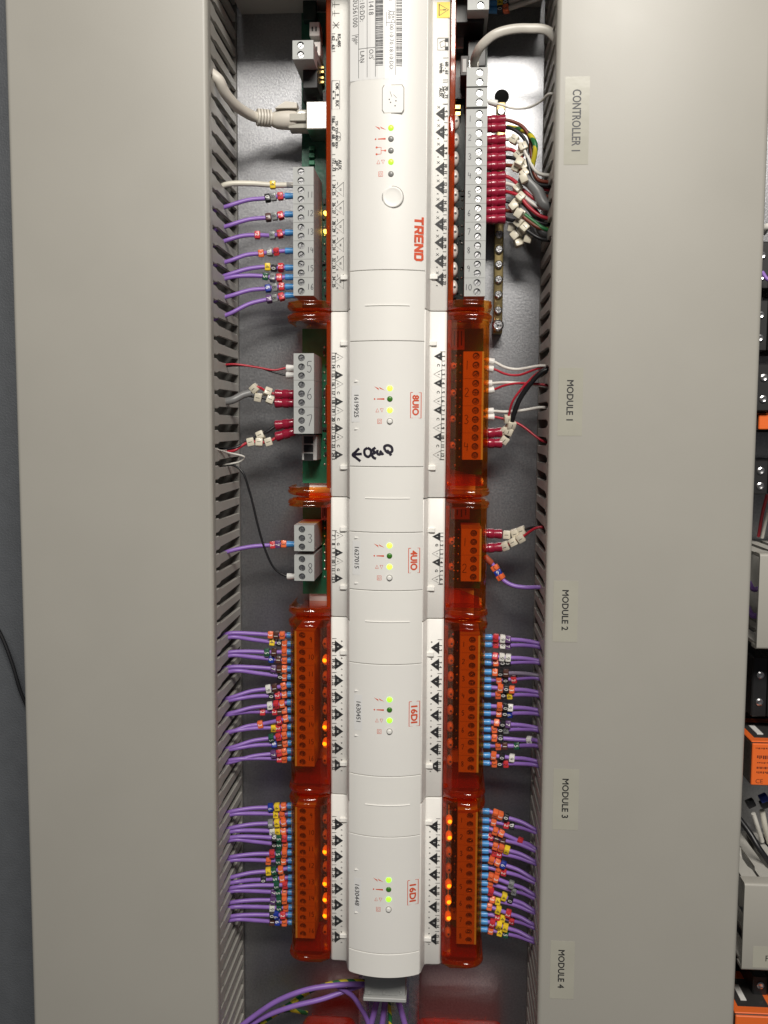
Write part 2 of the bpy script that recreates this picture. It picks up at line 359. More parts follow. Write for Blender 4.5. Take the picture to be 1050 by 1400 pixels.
for s, (u0, v0, u1, v1), (tu, ta, tb), cap, mt in (
        ('CONTROLLER 1', (773, 105, 804, 225), (788.5, 122, 209), 4.1, 'print_grey'), ('MODULE 1', (764, 503, 795.5, 596), (779.5, 519, 577), 3.2, 'print'),
        ('MODULE 2', (757, 794, 789, 878), (773, 806, 862), 3.2, 'print'), ('MODULE 3', (757, 1051, 790, 1135), (773, 1064, 1119), 3.2, 'print'), ('MODULE 4', (753, 1286, 784, 1366), (767.5, 1298, 1351), 3.2, 'print')):
    a, b = at(u0, v0, 67), at(u1, v1, 67)
    st = obj('sticker', MB().box(a[0], b[0], b[1], a[1], 67.01, 67.10), 'tape', duct_r); st['label'] = 'clear name sticker reading ' + s
    p, q = at(tu, ta, 67), at(tu, tb, 67); w = sum((glyph(c)[2] if c != ' ' else 0.3) for c in s) * cap / 0.729
    obj('lettering', text(MB(), s, (p[0] + q[0]) / 2, (p[1] + q[1]) / 2, 67.14, cap, sx=(p[1] - q[1]) / w, bold=.10), mt, st, smooth=0)

# ------------------------------------------------------------------ modules
PITCH = 4.55
SPL = [220.0, 60.0, -34.6, -97.5, -193.2, -286.0]      # housing joints from the top down (controller top is out of frame)
def arc_h(x, e=53.0, c=57.6, half=18.5): return c - (c - e) * (x / half) ** 2
def housing(t, y0, y1):
    pr = [(-29.6, 11), (-29.6, 41.0), (-29.0, 41.8), (-28.2, 42), (-22.2, 42.2), (-21.0, 42.9), (-19.4, 50.5), (-18.9, 51.2)]
    poly = pr + [(-x, h) for x, h in pr[::-1]]
    mb = MB(); cut = [(y0, 0.5), (y0 + 0.5, 0.0), (y1 - 0.5, 0.0), (y1, 0.5)]
    n = len(poly); vs = []; fs = []
    for y, d in cut:
        for x, h in poly: vs.append((XC + x * (1 - d * 0.012), y, h - d * 0.8))
    for i in range(3):
        for k in range(n - 1): fs.append((i * n + k, i * n + k + 1, (i + 1) * n + k + 1, (i + 1) * n + k))
    fs.append(tuple(range(n))[::-1]); fs.append(tuple(range(3 * n, 4 * n)))
    mb.add(vs, [f[::-1] for f in fs])
    return obj('housing', mb, 'white', t, smooth=40)
def front(t, name, y0, y1, mt='white_front', lift=0.0):
    N = 14; xs = [-18.5 + 37.0 * k / N for k in range(N + 1)]
    vs = []; fs = []
    rows = [(y0, -2.2), (y0, -0.25), (y0 + 0.25, 0), (y1 - 0.25, 0), (y1, -0.25), (y1, -2.2)]
    for y, d in rows:
        for x in xs:
            e = -0.3 if abs(x) > 18.4 else 0
            vs.append((XC + x, y, arc_h(x) + d + e + lift))
    M = N + 1
    for i in range(5):
        for k in range(N): fs.append((i * M + k, i * M + k + 1, (i + 1) * M + k + 1, (i + 1) * M + k))
    o = len(vs)
    for s, k in ((1, 0), (-1, N)):
        c = len(vs); vs += [(XC + xs[k], y0, 50), (XC + xs[k], y1, 50)]
        f = (c, 1 * M + k, 2 * M + k, 3 * M + k, 4 * M + k, c + 1); fs.append(f[::-1] if s > 0 else f)
    vs += [(XC + xs[0], y0, 50), (XC + xs[N], y0, 50), (XC + xs[0], y1, 50), (XC + xs[N], y1, 50)]; c = len(vs) - 4
    fs.append(tuple([c] + list(range(0, M)) + [c + 1])[::-1]); fs.append(tuple([c + 2] + list(range(5 * M, 6 * M)) + [c + 3]))
    return obj(name, MB().add(vs, fs), mt, t, smooth=30)
def clip(t, y, side):
    x0, x1 = (XC - 24.6, XC - 18.9) if side < 0 else (XC + 18.9, XC + 24.6)
    obj('clip', MB().box(x0, x1, y - 1.15, y + 1.15, 41.5, 43.6, 0.25), 'white', t)
def warp(pts): return pts
def on_front(mb):                              # lift flat print onto the curved front
    for p in mb.v: p.z = arc_h(max(-18.5, min(18.5, p.x - XC))) + p.z
    return mb
def cell(mb, x0, x1, y0, y1, h, cx, r, depth, n=14):
    cy = (y0 + y1) / 2; ang = [2 * math.pi * k / n for k in range(n)]
    def sq(a):
        c, s = math.cos(a), math.sin(a)
        tx = ((x1 - cx) / c) if c > 1e-9 else ((x0 - cx) / c if c < -1e-9 else 1e9); ty = ((y1 - cy) / s) if s > 1e-9 else ((y0 - cy) / s if s < -1e-9 else 1e9)
        t = min(tx, ty); return (cx + c * t, cy + s * t)
    corner = [math.atan2(b - cy, a - cx) % (2 * math.pi) for a in (x0, x1) for b in (y0, y1)]
    ang = sorted(ang + corner); m = len(ang)
    o = [(*sq(a), h) for a in ang]; i = [(cx + r * math.cos(a), cy + r * math.sin(a), h) for a in ang]; d = [(p[0], p[1], h - depth) for p in i]
    fs = [(k, (k + 1) % m, m + (k + 1) % m, m + k) for k in range(m)] + [(m + k, m + (k + 1) % m, 2 * m + (k + 1) % m, 2 * m + k) for k in range(m)] + [tuple(range(2 * m, 3 * m))]
    mb.add(o + i + d, fs)
TW = 10.4                                      # terminal block width
def term_mesh(side, ways, top=44.0, low=12.0):
    # local origin: outer top corner line at x=0 for the outer face; block reaches inwards
    mb = MB(); x0, x1 = (0, TW) if side < 0 else (-TW, 0); cx = 4.0 if side < 0 else -4.0
    L = ways * PITCH - 0.12
    for k in range(ways): cell(mb, x0, x1, -(k + 1) * PITCH + (0.12 if k == ways - 1 else 0), -k * PITCH, top, cx, 1.75, 2.6)
    c = 0.0
    vs = [(x, y, h) for h in (low, top) for (x, y) in ((x0, -L), (x1, -L), (x1, 0), (x0, 0))]
    mb.add(vs, [(0, 1, 5, 4), (1, 2, 6, 5), (2, 3, 7, 6), (3, 0, 4, 7), (3, 2, 1, 0)])
    # wire entry holes as dark recess frames on the outer face
    return mb
def entry_mesh(side):
    mb = MB(); s = -1 if side < 0 else 1
    return mb.add([(s * 0.06, -1.5, -1.9), (s * 0.06, 1.5, -1.9), (s * 0.06, 1.5, 1.9), (s * 0.06, -1.5, 1.9)], [(0, 3, 2, 1) if s > 0 else (0, 1, 2, 3)])
def screw_mesh():
    mb = MB(); n = 7; r = 1.45; w = 0.26
    mb.dome(0, 0, -2.4, 0, [(0, r), (0.45, r)], 16)
    for s in (1, -1):
        a0 = math.asin(w / r); pts = [(r * math.cos(a0 + (math.pi - 2 * a0) * k / n), s * r * math.sin(a0 + (math.pi - 2 * a0) * k / n)) for k in range(n + 1)]
        if s < 0: pts = pts[::-1]
        mb.prism(pts, lambda a, b, t: (a, b, t), -1.95, -0.95)
    return mb
def terminal(t, side, x, y, ways, txt=None, empty_well=(), tx=None, hs=3.6):
    """one plug-in terminal block, its screws and the handwriting on it"""
    b = place('terminal_block', cached('term%d_%d' % (side, ways), lambda: term_mesh(side, ways)), 'term', t, (x, y, 0))
    for k in range(ways):
        sy = y - (k + 0.5) * PITCH; cx = x + (4.0 if side < 0 else -4.0)
        place('screw', cached('screw', screw_mesh), 'zinc', b, (cx, sy, 44), Matrix.Rotation(random.uniform(0.1, 1.3) if random.random() < .8 else random.uniform(-.3, .3), 3, 'Z'))
        place('wire_entry', cached('entry%d' % side, lambda: entry_mesh(side)), 'well', b, (x, sy, 28))
    mb = MB().box(x + (0.4 if side < 0 else -TW + 0.4), x + (TW - 0.4 if side < 0 else -0.4), y + 0.02 - 0.03, y + 0.03, 43.4, 44.04)
    obj('joint_line', mb, 'seam', b)
    if txt: obj('numeral', hand(MB(), txt, x + (8.4 if side < 0 else -8.4) if tx is None else x + tx, y - ways * PITCH / 2, 44.06, hs, 0.30), 'ink', b, smooth=0)
    return b
XTL, XTR = XC - 48.4, XC + 48.4
def rim_profile():
    # (x from centre, h): end wall of the amber tray
    a = [(51.8 - 5 + 5 * math.cos(math.radians(q)), 46.5 - 5 + 5 * math.sin(math.radians(q))) for q in (0, 22, 45, 68, 90)]
    return [(30.0, 8), (51.8, 8)] + a + [(30.0, 46.5)]
def shell(side, x1, hh, low, th, r):
    outer = [(30.0, 41.9), (34.5, hh)] + [(x1 - r + r * math.cos(math.radians(q)), hh - r + r * math.sin(math.radians(q))) for q in (90, 68, 45, 22, 0)] + [(x1, low)]
    inner = [(30.0, 41.9 - th), (34.9, hh - th)] + [(x1 - r + (r - th) * math.cos(math.radians(q)), hh - r + (r - th) * math.sin(math.radians(q))) for q in (90, 68, 45, 22, 0)] + [(x1 - th, low)]
    P = [(XC + side * x, h) for x, h in outer + inner[::-1]]
    return P[::-1] if side > 0 else P
def rim(t, side, y0, y1):
    pr = rim_profile(); fn = lambda a, h, y: (a, y, h)
    P = [(XC + side * max(30.3, x - 3.4), min(h, 41.2) if x < 31 else h - 3.2) for x, h in pr]
    if side < 0: P = P[::-1]
    up = y0 > (WL[t.name][1] + 30)                  # the wall stands at the module's own end of the flange
    ya = y0 - .2 if up else y1 + 1.6
    o = obj('tray_end_wall', MB().prism(P, fn, ya - 1.4, ya), 'rim', t, smooth=30)
    rows = [(0, -3.2), (.07, -1.2), (.2, .3), (.42, 1.0), (.62, 1.0), (.74, .35), (.82, .75), (.93, .65), (1, -.2)]
    vs = []; fs = []; q = (90, 74, 58, 42, 26, 10, 0)
    for f, e in rows:
        y = y0 + (y1 - y0) * f if up else y1 + (y0 - y1) * f
        r = 8.5; X1, hh = 51.4 + e, 46.2 + e * .75
        ring = [(30.0, min(41.6, hh)), (34.5, hh)] + [(X1 - r + r * math.cos(math.radians(g)), hh - r + r * math.sin(math.radians(g))) for g in q] + [(X1, 12)]
        vs += [(XC + side * x, y, h) for x, h in ring]
    k = len(q) + 3
    for a in range(len(rows) - 1):
        for b in range(k - 1): fs.append((a * k + b, a * k + b + 1, (a + 1) * k + b + 1, (a + 1) * k + b))
    flip = (side > 0) == up
    obj('flange', MB().add(vs, fs if flip else [f[::-1] for f in fs]), 'rim', o, smooth=50)
    return o
def strip(t, side, y0, y1, w=2.0):
    x0, x1 = sorted((XC + side * 29.9, XC + side * (29.9 + w)))
    obj('tray_side_strip', MB().box(x0, x1, y1, y0, 9, 40.5, 0.4), 'strip', t)
def cover(t, side, y0, y1):
    th = 1.3
    P = shell(side, 51.2, 46.2, 33.5, th, 6.5)
    o = obj('amber_cover', MB().prism(P, lambda a, h, y: (a, y, h), y1, y0), 'cover', t, smooth=30); o['label'] = 'see-through amber cover over the %s terminals' % ('left' if side < 0 else 'right')
    # sloping inner web at the lower end and thumb tab in the middle
    P2 = [(XC + side * 30.5, 44.6), (XC + side * 49.0, 44.6), (XC + side * 49.0, 36.0), (XC + side * 30.5, 20.0)]
    if side < 0: P2 = P2[::-1]
    obj('web', MB().prism(P2, lambda a, h, y: (a, y + (44.6 - h) * 0.28, h), y1 + 1.2, y1 + 2.4), 'rim', o)
    return o
YTRAY = False
def board(t, side, y0, y1, mt='pcb'):
    x0, x1 = sorted((XC + side * 28, XC + side * 49.2))
    obj('tray_base', MB().box(XC - 46 if side < 0 else XC, XC if side < 0 else XC + 46, y1 - (9 if YTRAY else 1.5), y0 + (0 if YTRAY else 1.5), 1.2, 7.5, 0.4), 'white', t)
    return obj('circuit_board', MB().box(x0, x1, y1, y0, 8, 9.6), mt, t)
def solder(b, side, y0, y1, pitch=PITCH, seed=0):
    rnd = random.Random(seed); mb = MB(); y = y0 - 3
    while y > y1 + 2:
        for dx in (34.6, 37.0):
            if rnd.random() < 0.8: mb.dome(XC + side * dx, y, 9.6, 0, [(0, 0.75), (0.5, 0.55), (0.75, 0.15)], 8)
        y -= pitch
    o = obj('solder_joint', mb, 'tin', b); o['kind'] = 'stuff'
    mb = MB(); y = y0 - 2
    while y > y1 + 2:
        if rnd.random() < 0.8:
            x = XC + side * rnd.uniform(31.5, 37.5); w, l = rnd.choice([(1.6, .9), (.9, 1.7), (2.2, 1.4), (1.2, 2.6)]); mb.box(x - w / 2, x + w / 2, y - l / 2, y + l / 2, 9.6, 10.6 + rnd.random())
        y -= rnd.uniform(2.0, 4.2)
    o = obj('components', mb, 'dark', b); o['kind'] = 'stuff'
def light_pipe(t, side, y, lit=False, ry=1.25, r=2.0, h=32, x=32.9):
    X = XC + side * x
    o = obj('indicator', MB().dome(X, y, h, 0, [(-22, r * .1), (-5, r * .12), (-2.6, r * .95), (-0.8, r * 0.93), (0.1, r * 0.72), (0.55, r * 0.45)], 14, 1.0, ry), 'led_glow' if lit else 'led_lens', t, smooth=60)
    obj('lamp', MB().dome(X + side * 0.4, y, h + 0.45, 0, [(-.2, r * 0.6), (0.35, r * 0.5), (0.65, r * .2)] if lit else [(0, r * 0.34), (0.2, r * 0.3)], 10), 'led_amber' if lit else 'dark', o, smooth=60)
def tri(mb, x, y, h, sz, fill, to_left, num=None, mbw=None, w=0.2):
    d = -1 if to_left else 1
    q_ = min(sz * .46, 2.15); P = [(x - d * q_, y + sz * .5), (x - d * q_, y - sz * .5), (x + d * q_ * 1.05, y)]
    if fill: mb.flat(P if d < 0 else P, h)
    else: mb.line(P + [P[0]], w, h)
    if num: text(mbw if fill else mb, num, x - d * q_ * .3, y, h + 0.03, min(sz * 0.24, .95), bold=.03)
def leds(t, us, vs, mats, icons):
    cols = {}
    for v, mt, ic in zip(vs, mats, icons):
        p = at(us, v, 57.4); hh = arc_h(p[0] - XC)
        if mt == 'peg':
            o = obj('reset_button', MB().dome(p[0], p[1], hh - 0.4, 0, [(0, 1.25), (1.2, 1.25), (1.45, 1.0), (1.45, .5)], 14), 'white', t, smooth=60)
            obj('button_well', MB().dome(p[0], p[1], hh, 0, [(0.02, 1.6), (0.05, 1.6)], 16), 'seam', o)
        else:
            obj('status_led', MB().dome(p[0], p[1], hh - 0.3, 0, [(0, 1.45), (0.45, 1.4), (0.75, 1.0), (0.85, .4)], 14), mt, t, smooth=60)
        mb = MB(); q = at(us - 14, v, 57.4); x, y = q[0], q[1]
        if ic == 'bolt':
            mb.flat([(x + 2.6, y - .9), (x - .2, y + .7), (x + .3, y - .2), (x - 2.8, y + 1.0), (x - .3, y - .9), (x - .7, y + .1)], .06)
        elif ic == 'bang':
            mb.flat([(x - 1.4, y - .22), (x + 2.4, y - .42), (x + 2.4, y + .42), (x - 1.4, y + .22)], .06); mb.dome(x - 2.5, y, .05, 0, [(0, .42), (.01, .42)], 8)
        elif ic == 'net':
            mb.line([(x - 1.6, y - 1.6), (x + .2, y - 1.6), (x + .2, y + 1.6), (x - 1.6, y + 1.6)], .28, .06); mb.line([(x + .2, y), (x + 2.2, y)], .28, .06)
            for a, b in ((x - 2, y - 1.6), (x - 2, y + 1.6), (x + 2.2, y)): mb.dome(a, b, .06, 0, [(0, .5), (.01, .5)], 8)
        elif ic == 'tri':
            for a, d in ((x - 1.15, 1), (x + 1.15, -1)): mb.line([(a - .75 , y - .85 * d), (a + .75, y - .85 * d), (a, y + .95 * d), (a - .75, y - .85 * d)], .22, .06)
        else:
            mb.line([(x - 1, y - 1.1), (x + 1, y - 1.1), (x + 1, y + 1.1), (x - 1, y + 1.1), (x - 1, y - 1.1)], .24, .06); mb.line([(x - .45, y - .5), (x + .45, y - .5), (x + .45, y + .5), (x - .45, y + .5), (x - .45, y - .5)], .2, .06)
        obj('icon', on_front(mb), 'red_print', t, smooth=0)
def type_box(t, s, u0, v0, u1, v1):
    a, b = at(u0, v0, 55.5), at(u1, v1, 55.5); mb = MB(); x, y = (a[0] + b[0]) / 2, (a[1] + b[1]) / 2
    mb.line([(a[0], a[1]), (b[0], a[1]), (b[0], b[1]), (a[0], b[1]), (a[0], a[1])], .36, .06)
    cap = (b[0] - a[0]) * .60; w = sum(glyph(c)[2] for c in s) * cap / .729
    text(mb, s, x, y, .07, cap, sx=(a[1] - b[1]) * .80 / w, bold=.2)
    obj('type_lettering', on_front(mb), 'red_print', t, smooth=0)
def serial(t, s, u, v0, v1, lab, ticks):
    a, b = at(lab[0], lab[1], 54.5), at(lab[2], lab[3], 54.5)
    mb = MB(); k = 5
    for i in range(k):
        x0, x1 = a[0] + (b[0] - a[0]) * i / k, a[0] + (b[0] - a[0]) * (i + 1) / k
        mb.add([(x0, b[1], .06), (x1, b[1], .06), (x1, a[1], .06), (x0, a[1], .06)], [(0, 1, 2, 3)])
    st = obj('serial_sticker', on_front(mb), 'paper', t)
    p, q = at(u, v0, 54.5), at(u, v1, 54.5); cap = 2.35; w = sum(glyph(c)[2] for c in s) * cap / .729
    obj('lettering', on_front(text(MB(), s, (p[0] + q[0]) / 2, (p[1] + q[1]) / 2, (.12), cap, sx=(p[1] - q[1]) / w, bold=.05)), 'print_grey', st, smooth=0)
    for v in ticks:
        c = at(488, v, 54); obj('lug', MB().box(c[0] - 1.1, c[0] + 1.3, c[1] - .35, c[1] + .35, 53, arc_h(c[0] - XC) + .35, .12), 'white_front', t)
def flank_print(mb, mw, t):
    for src, mt, nm in ((mb, 'print', 'flank_lettering'), (mw, 'white_print', 'flank_numerals')):
        for side in (-1, 1):
            q = MB(); keep = [f for f in src.f if (src.v[f[0]].x - XC) * side > 0]
            if not keep: continue
            q.v = list(src.v); q.f = keep; used = sorted({i for f in keep for i in f}); mp = {o: n for n, o in enumerate(used)}
            q.v = [src.v[i] for i in used]; q.f = [tuple(mp[i] for i in f) for f in keep]
            obj(nm, q, mt, t, smooth=0)
# ---- controller -------------------------------------------------
YT = SPL[0]
ctl = thing('controller', 'large white building controller at the top with barcode sticker and round button', 'controller', (XC, SPL[1], 0))
housing(ctl, SPL[1] + .25, YT)
J = [(YV(371, 53), YV(467, 53)), (YV(638, 53), YV(727, 53)), (YV(806, 53), YV(906, 53)), (YV(1058, 53), YV(1140, 53)), (YV(1298.5, 53), YV(1331, 53))]
front(ctl, 'front_panel', J[0][0] + .15, YT - .5)
for side in (-1, 1):
    strip(ctl, side, YT, SPL[1] + 4, 2.2 if side < 0 else 2.6); rim(ctl, side, SPL[1] + 5.2, SPL[1] + .3)
    b = board(ctl, side, YT, SPL[1] + 6, 'pcb' if side < 0 else 'pcb_dark'); solder(b, side, 130, SPL[1] + 8, seed=3 + side)
    clip(ctl, YV(379, 43), side)
ys0 = YV(228, 44, 415)
for i, s in enumerate([None, '11', '12', '13', '14', '15', '16']): terminal(ctl, -1, XTL, ys0 - i * 2 * PITCH, 2, s, hs=2.9, tx=8.7)
terminal(ctl, -1, XTL, YV(55, 44, 415), 2)
yr0 = YV(149, 44, 650)
for i in range(10): terminal(ctl, 1, XTR, yr0 - i * 2 * PITCH, 2, str(i + 1), hs=2.9)
terminal(ctl, 1, XTR, YV(120, 44, 650), 2); terminal(ctl, 1, XTR, YV(92, 44, 650), 2); terminal(ctl, 1, XTR, YV(-13, 44, 650), 2)
for i in range(10): light_pipe(ctl, 1, YV(166 + i * 25.2, 32, 616), False, 1.9, 2.1)
for v in (290, 315):
    p = at(444, v, 14); obj('signal_lamp', MB().dome(p[0], p[1], 9.6, 0, [(0, 1.0), (3, 1.0), (4, .5)], 10), 'led_amber', ctl, smooth=60)
# upper left circuitry
def comp(name, u0, v0, u1, v1, h0, h1, mt, parent, b=.25):
    a, c = at(u0, v0, h1), at(u1, v1, h1); return obj(name, MB().box(min(a[0], c[0]), max(a[0], c[0]), min(a[1], c[1]), max(a[1], c[1]), h0, h1, b), mt, parent)
for (u0, v0, u1, v1) in ((423, 30, 437, 49), (429, 57, 438, 76)):
    c = comp('pin_header', u0, v0, u1, v1, 9.6, 22, 'ferrule_white', ctl)
    for du in (4, 9):
        if u0 + du < u1 - 1: comp('pin', u0 + du - 1, (v0 + v1) / 2 - 3, u0 + du + 1, (v0 + v1) / 2 + 3, 21, 22.2, 'dark', c, 0)
comp('socket', 414, 82, 434, 120, 9.6, 30, 'black', ctl)
for v in (90, 96, 104, 110): comp('jumper', 436, v, 443, v + 4, 9.6, 14, 'gold', ctl)
comp('relay', 414, 0, 432, 27, 9.6, 15, 'pcb_dark', ctl); comp('relay', 414, 122, 432, 138, 9.6, 16, 'black', ctl)
comp('chip', 441, 125, 449, 150, 9.6, 13, 'black', ctl)
jk = comp('network_jack', 418.5, 138.5, 447, 176, 9.6, 31, 'tin', ctl, .4)
for v in (202, 212, 222): comp('header', 422, v - 3, 430, v + 3, 9.6, 12, 'pcb_light', ctl)
# upper right circuitry
comp('memory_module', 622, -20, 662, 30, 9.6, 34, 'black', ctl); comp('ribbon_socket', 630, 76, 641, 103, 9.6, 36, 'dark', ctl)
c = comp('socket_face', 632, 80, 638, 99, 35, 36.3, 'grey_socket' if 'grey_socket' in MATS else 'ferrule_grey', ctl)
comp('cable_socket', 640, 55, 664, 90, 9.6, 24, 'black', ctl)
comp('heat_sink', 621, 36, 634, 66, 9.6, 16, 'tin', ctl); comp('chip', 622, 106, 638, 135, 9.6, 14, 'black', ctl)
for v in (143, 152): comp('jumper', 622, v, 630, v + 6, 9.6, 15, 'gold', ctl)
a = at(613, 158, 41); b_ = at(621, 212, 41); obj('tray_latch', MB().box(a[0], b_[0], b_[1], a[1], 22, 42, .8, 2), 'rim', ctl)
# front: sticker with barcodes, port cover, LEDs, button, logo
a, b_ = at(478.5, -60, 54.5), at(556, 109, 54.5); k = 8; mb = MB()
for i in range(k):
    x0, x1 = a[0] + (b_[0] - a[0]) * i / k, a[0] + (b_[0] - a[0]) * (i + 1) / k; mb.add([(x0, b_[1] - i * .10, .07), (x1, b_[1] - (i + 1) * .10, .07), (x1, a[1], .07), (x0, a[1], .07)], [(0, 1, 2, 3)])
stk = obj('data_sticker', on_front(mb), 'paper', ctl)
mb = MB()
def ptext(s, u, v, cap, sx=1.0, gap=.06): p = at(u, v, 56); text(mb, s, p[0], p[1], .14, cap, sx=sx, center=False, gap=gap)
def pline(pts, w=.22): mb.line([tuple(at(u, v, 56)[:2]) for u, v in pts], w, .14)
ptext('50U561000', 485.5, -8, 2.5, .82); ptext('IP', 482.5, 49, 1.7); ptext('Addr', 487, 47, 1.7, .8)
ptext(':18:10:DD:', 495.5, -12, 2.5, .82); ptext('LAN', 495.5, 69, 2.2, .9)
ptext('1611418', 508, -14, 2.5, .9); ptext('O/S', 508, 68, 2.2, .9)
ptext('41418', 535, -18, 2.2, .85); ptext('MAC', 538, 17, 1.7); ptext('Addr', 533.5, 16, 1.7, .8); ptext('00:10:70:18:10:DD:', 536, 35, 2.0, .88)
for u, v0, v1 in ((490, -30, 106), (502, -30, 106), (513.5, -30, 106), (541, -30, 104), (528.5, 18, 38)): pline([(u, v0), (u, v1)])
for u0, u1, v in ((479, 490, 46), (490, 502, 66), (502, 513.5, 66), (490, 513.5, 82), (529, 541, 33)): pline([(u0, v), (u1, v)])
rb = random.Random(5)
for u0, u1, v0, v1 in ((514, 524, -40, 91), (542, 550, -40, 91)):
    v = v0
    while v < v1:
        w = rb.choice([.6, .6, 1.1, 1.7]); p, q = at(u0, v, 56), at(u1, v + w, 56); mb.flat([(p[0], q[1]), (q[0], q[1]), (q[0], p[1]), (p[0], p[1])], .14); v += w + rb.choice([.6, .9, 1.4])
obj('lettering', on_front(mb), 'print_grey', stk, smooth=0)
p = at(537.5, 136, 57); oc = [(-4.1, 6.4), (4.1, 6.4), (5.0, 5), (5.0, -5), (4.1, -6.4), (-4.1, -6.4), (-5.0, -5), (-5.0, 5)]
h0 = arc_h(p[0] - XC)
pc = obj('port_cover', MB().prism([(p[0] + x, p[1] + y) for x, y in oc], lambda a, b, t: (a, b, t), h0 - .4, h0 + .28), 'white_front', ctl)
obj('gap', MB().prism([(p[0] + x * 1.07, p[1] + y * 1.06) for x, y in oc], lambda a, b, t: (a, b, t), h0 - .5, h0 + .03), 'seam', pc)
mb = MB(); mb.line([(p[0] - 1.5, p[1] + 3.6), (p[0] - .6, p[1] + 1.0)], .2, .32); mb.line([(p[0] + 1.8, p[1] + .4), (p[0] + .2, p[1] + 2)], .2, .32)
for dx, dy in ((-1.2, -1.6), (1.0, -3.2), (1.4, -.9), (-1.8, -.2)): mb.dome(p[0] + dx, p[1] + dy, .30, 0, [(0, .35), (.02, .35)], 8)
for q in mb.v: q.z += h0
obj('print', mb, 'print_grey', pc, smooth=0)
leds(ctl, 534.5, (175, 190, 206, 221.5, 238), ('led_green', 'led_off', 'led_off', 'led_green', 'led_off'), ('bolt', 'bang', 'net', 'tri', 'sq'))
p = at(537, 269.5, 57.5); h0 = arc_h(p[0] - XC)
bt = obj('push_button', MB().dome(p[0], p[1], h0 - .5, 0, [(0, 5.0), (.75, 5.0), (.95, 4.8), (.95, 4.3), (.85, 3.9), (.78, 2.5), (.76, 1.0)], 36), 'white_front', ctl, smooth=50)
obj('gap', MB().dome(p[0], p[1], h0 - .4, 0, [(0, 5.35), (.42, 5.35)], 36), 'seam', bt)
# logo letters: angular block capitals reading downwards
LOGO = {'T': [[(0, .82), (1, .82), (1, 1), (0, 1)], [(.36, 0), (.62, 0), (.62, .82), (.36, .82)]],
        'R': [[(0, .82), (.8, .82), (1, .7), (1, 1), (0, 1)], [(0, 0), (.25, 0), (.25, .82), (0, .82)], [(.75, .45), (1, .45), (1, .82), (.75, .82)], [(.25, .36), (.9, .36), (1, .45), (.25, .54)], [(.5, .36), (.75, 0), (1.02, 0), (.78, .36)]],
        'E': [[(0, 0), (.25, 0), (.25, 1), (0, 1)], [(.25, .82), (1, .82), (1, 1), (.25, 1)], [(.25, .41), (.9, .41), (.9, .59), (.25, .59)], [(.25, 0), (1, 0), (1, .18), (.25, .18)]],
        'N': [[(0, 0), (.25, 0), (.25, 1), (0, 1)], [(.75, 0), (1, 0), (1, 1), (.75, 1)], [(.22, 1), (.22, .66), (.78, 0), (.78, .34)]],
        'D': [[(0, 0), (.25, 0), (.25, 1), (0, 1)], [(.25, .82), (.7, .82), (.8, 1), (.25, 1)], [(.25, 0), (.8, 0), (.7, .18), (.25, .18)], [(.7, .18), (.8, 0), (1, .22), (1, .78), (.8, 1), (.7, .82), (.76, .7), (.76, .3)]]}
a, b_ = at(567, 296.5, 55), at(578.5, 358, 55); cw_ = (a[1] - b_[1]) / 5; mb = MB()
for i, c in enumerate('TREND'):
    for j, pl in enumerate(LOGO[c]): pp = [(a[0] + y * (b_[0] - a[0]), a[1] - (i + x * .86) * cw_) for x, y in pl]; mb.flat(pp, .08 + .004 * j); mb.line(pp + pp[:2], .34, .10 + .004 * j)
obj('logo_lettering', on_front(mb), 'red_print', ctl, smooth=0)

_text = text
def ftext(mb, s, x, y, h, size, sx=1.0): return _text(mb, s, x, y, h, size, sx=sx, bold=.055)
def strip_x(side, k): return XC + side * (29.6 - k * .74)
# printed flank of the controller
mb = MB(); mw = MB(); H = 42.32
for i in range(6):                                   # left: inputs 11 to 16
    v = 259 + i * 25.2; y = YV(v, H, 465); tri(mb, strip_x(-1, 6.0), y, H, 7.2, False, True, str(11 + i)); yn = y
    ftext(mb, '%d , %d' % (24 + 2 * i, 25 + 2 * i), strip_x(-1, 2.4), y, H, 1.7, sx=.85); ftext(mb, 'c', strip_x(-1, 4.9), y - 3.2, H, 1.2); ftext(mb, '~', strip_x(-1, 5.0), y + 3, H, 1.6)
    mb.line([(strip_x(-1, 1.2), y + 4.55), (strip_x(-1, 3.6), y + 4.55)], .2, H)
for v, s in ((225, 'AUX'),): ftext(mb, s, strip_x(-1, 6.5), YV(v, H, 465), H, 1.7)
ftext(mb, '72 , 73', strip_x(-1, 2.4), YV(226, H, 456), H, 1.7, sx=.85); ftext(mb, '24V  C', strip_x(-1, 4.4), YV(226, H, 458), H, 1.2)
ftext(mb, '66 , 67 , 68 , 69', strip_x(-1, 2.0), YV(181, H, 455), H, 1.7, sx=.9); ftext(mb, 'TX- TX+ RX- RX+', strip_x(-1, 4.2), YV(184, H, 458), H, 1.3, sx=.95)
ftext(mb, '62 , 63', strip_x(-1, 2.0), YV(58, H, 455), H, 1.7); ftext(mb, '+   -', strip_x(-1, 4.2), YV(58, H, 458), H, 1.5); ftext(mb, 'RS-485', strip_x(-1, 5.9), YV(55, H, 464), H, 1.6)
for v0, v1 in ((46, 70), (162, 211), (217, 240), (159, 160)): mb.line([(strip_x(-1, .9), YV(v0, H, 452)), (strip_x(-1, 3.2), YV(v0, H, 452))], .2, H); mb.line([(strip_x(-1, .9), YV(v1, H, 452)), (strip_x(-1, 3.2), YV(v1, H, 452))], .2, H)
x0, x1, ya, yb = strip_x(-1, .9), strip_x(-1, 6.2), YV(110, H, 458), YV(149, H, 458)
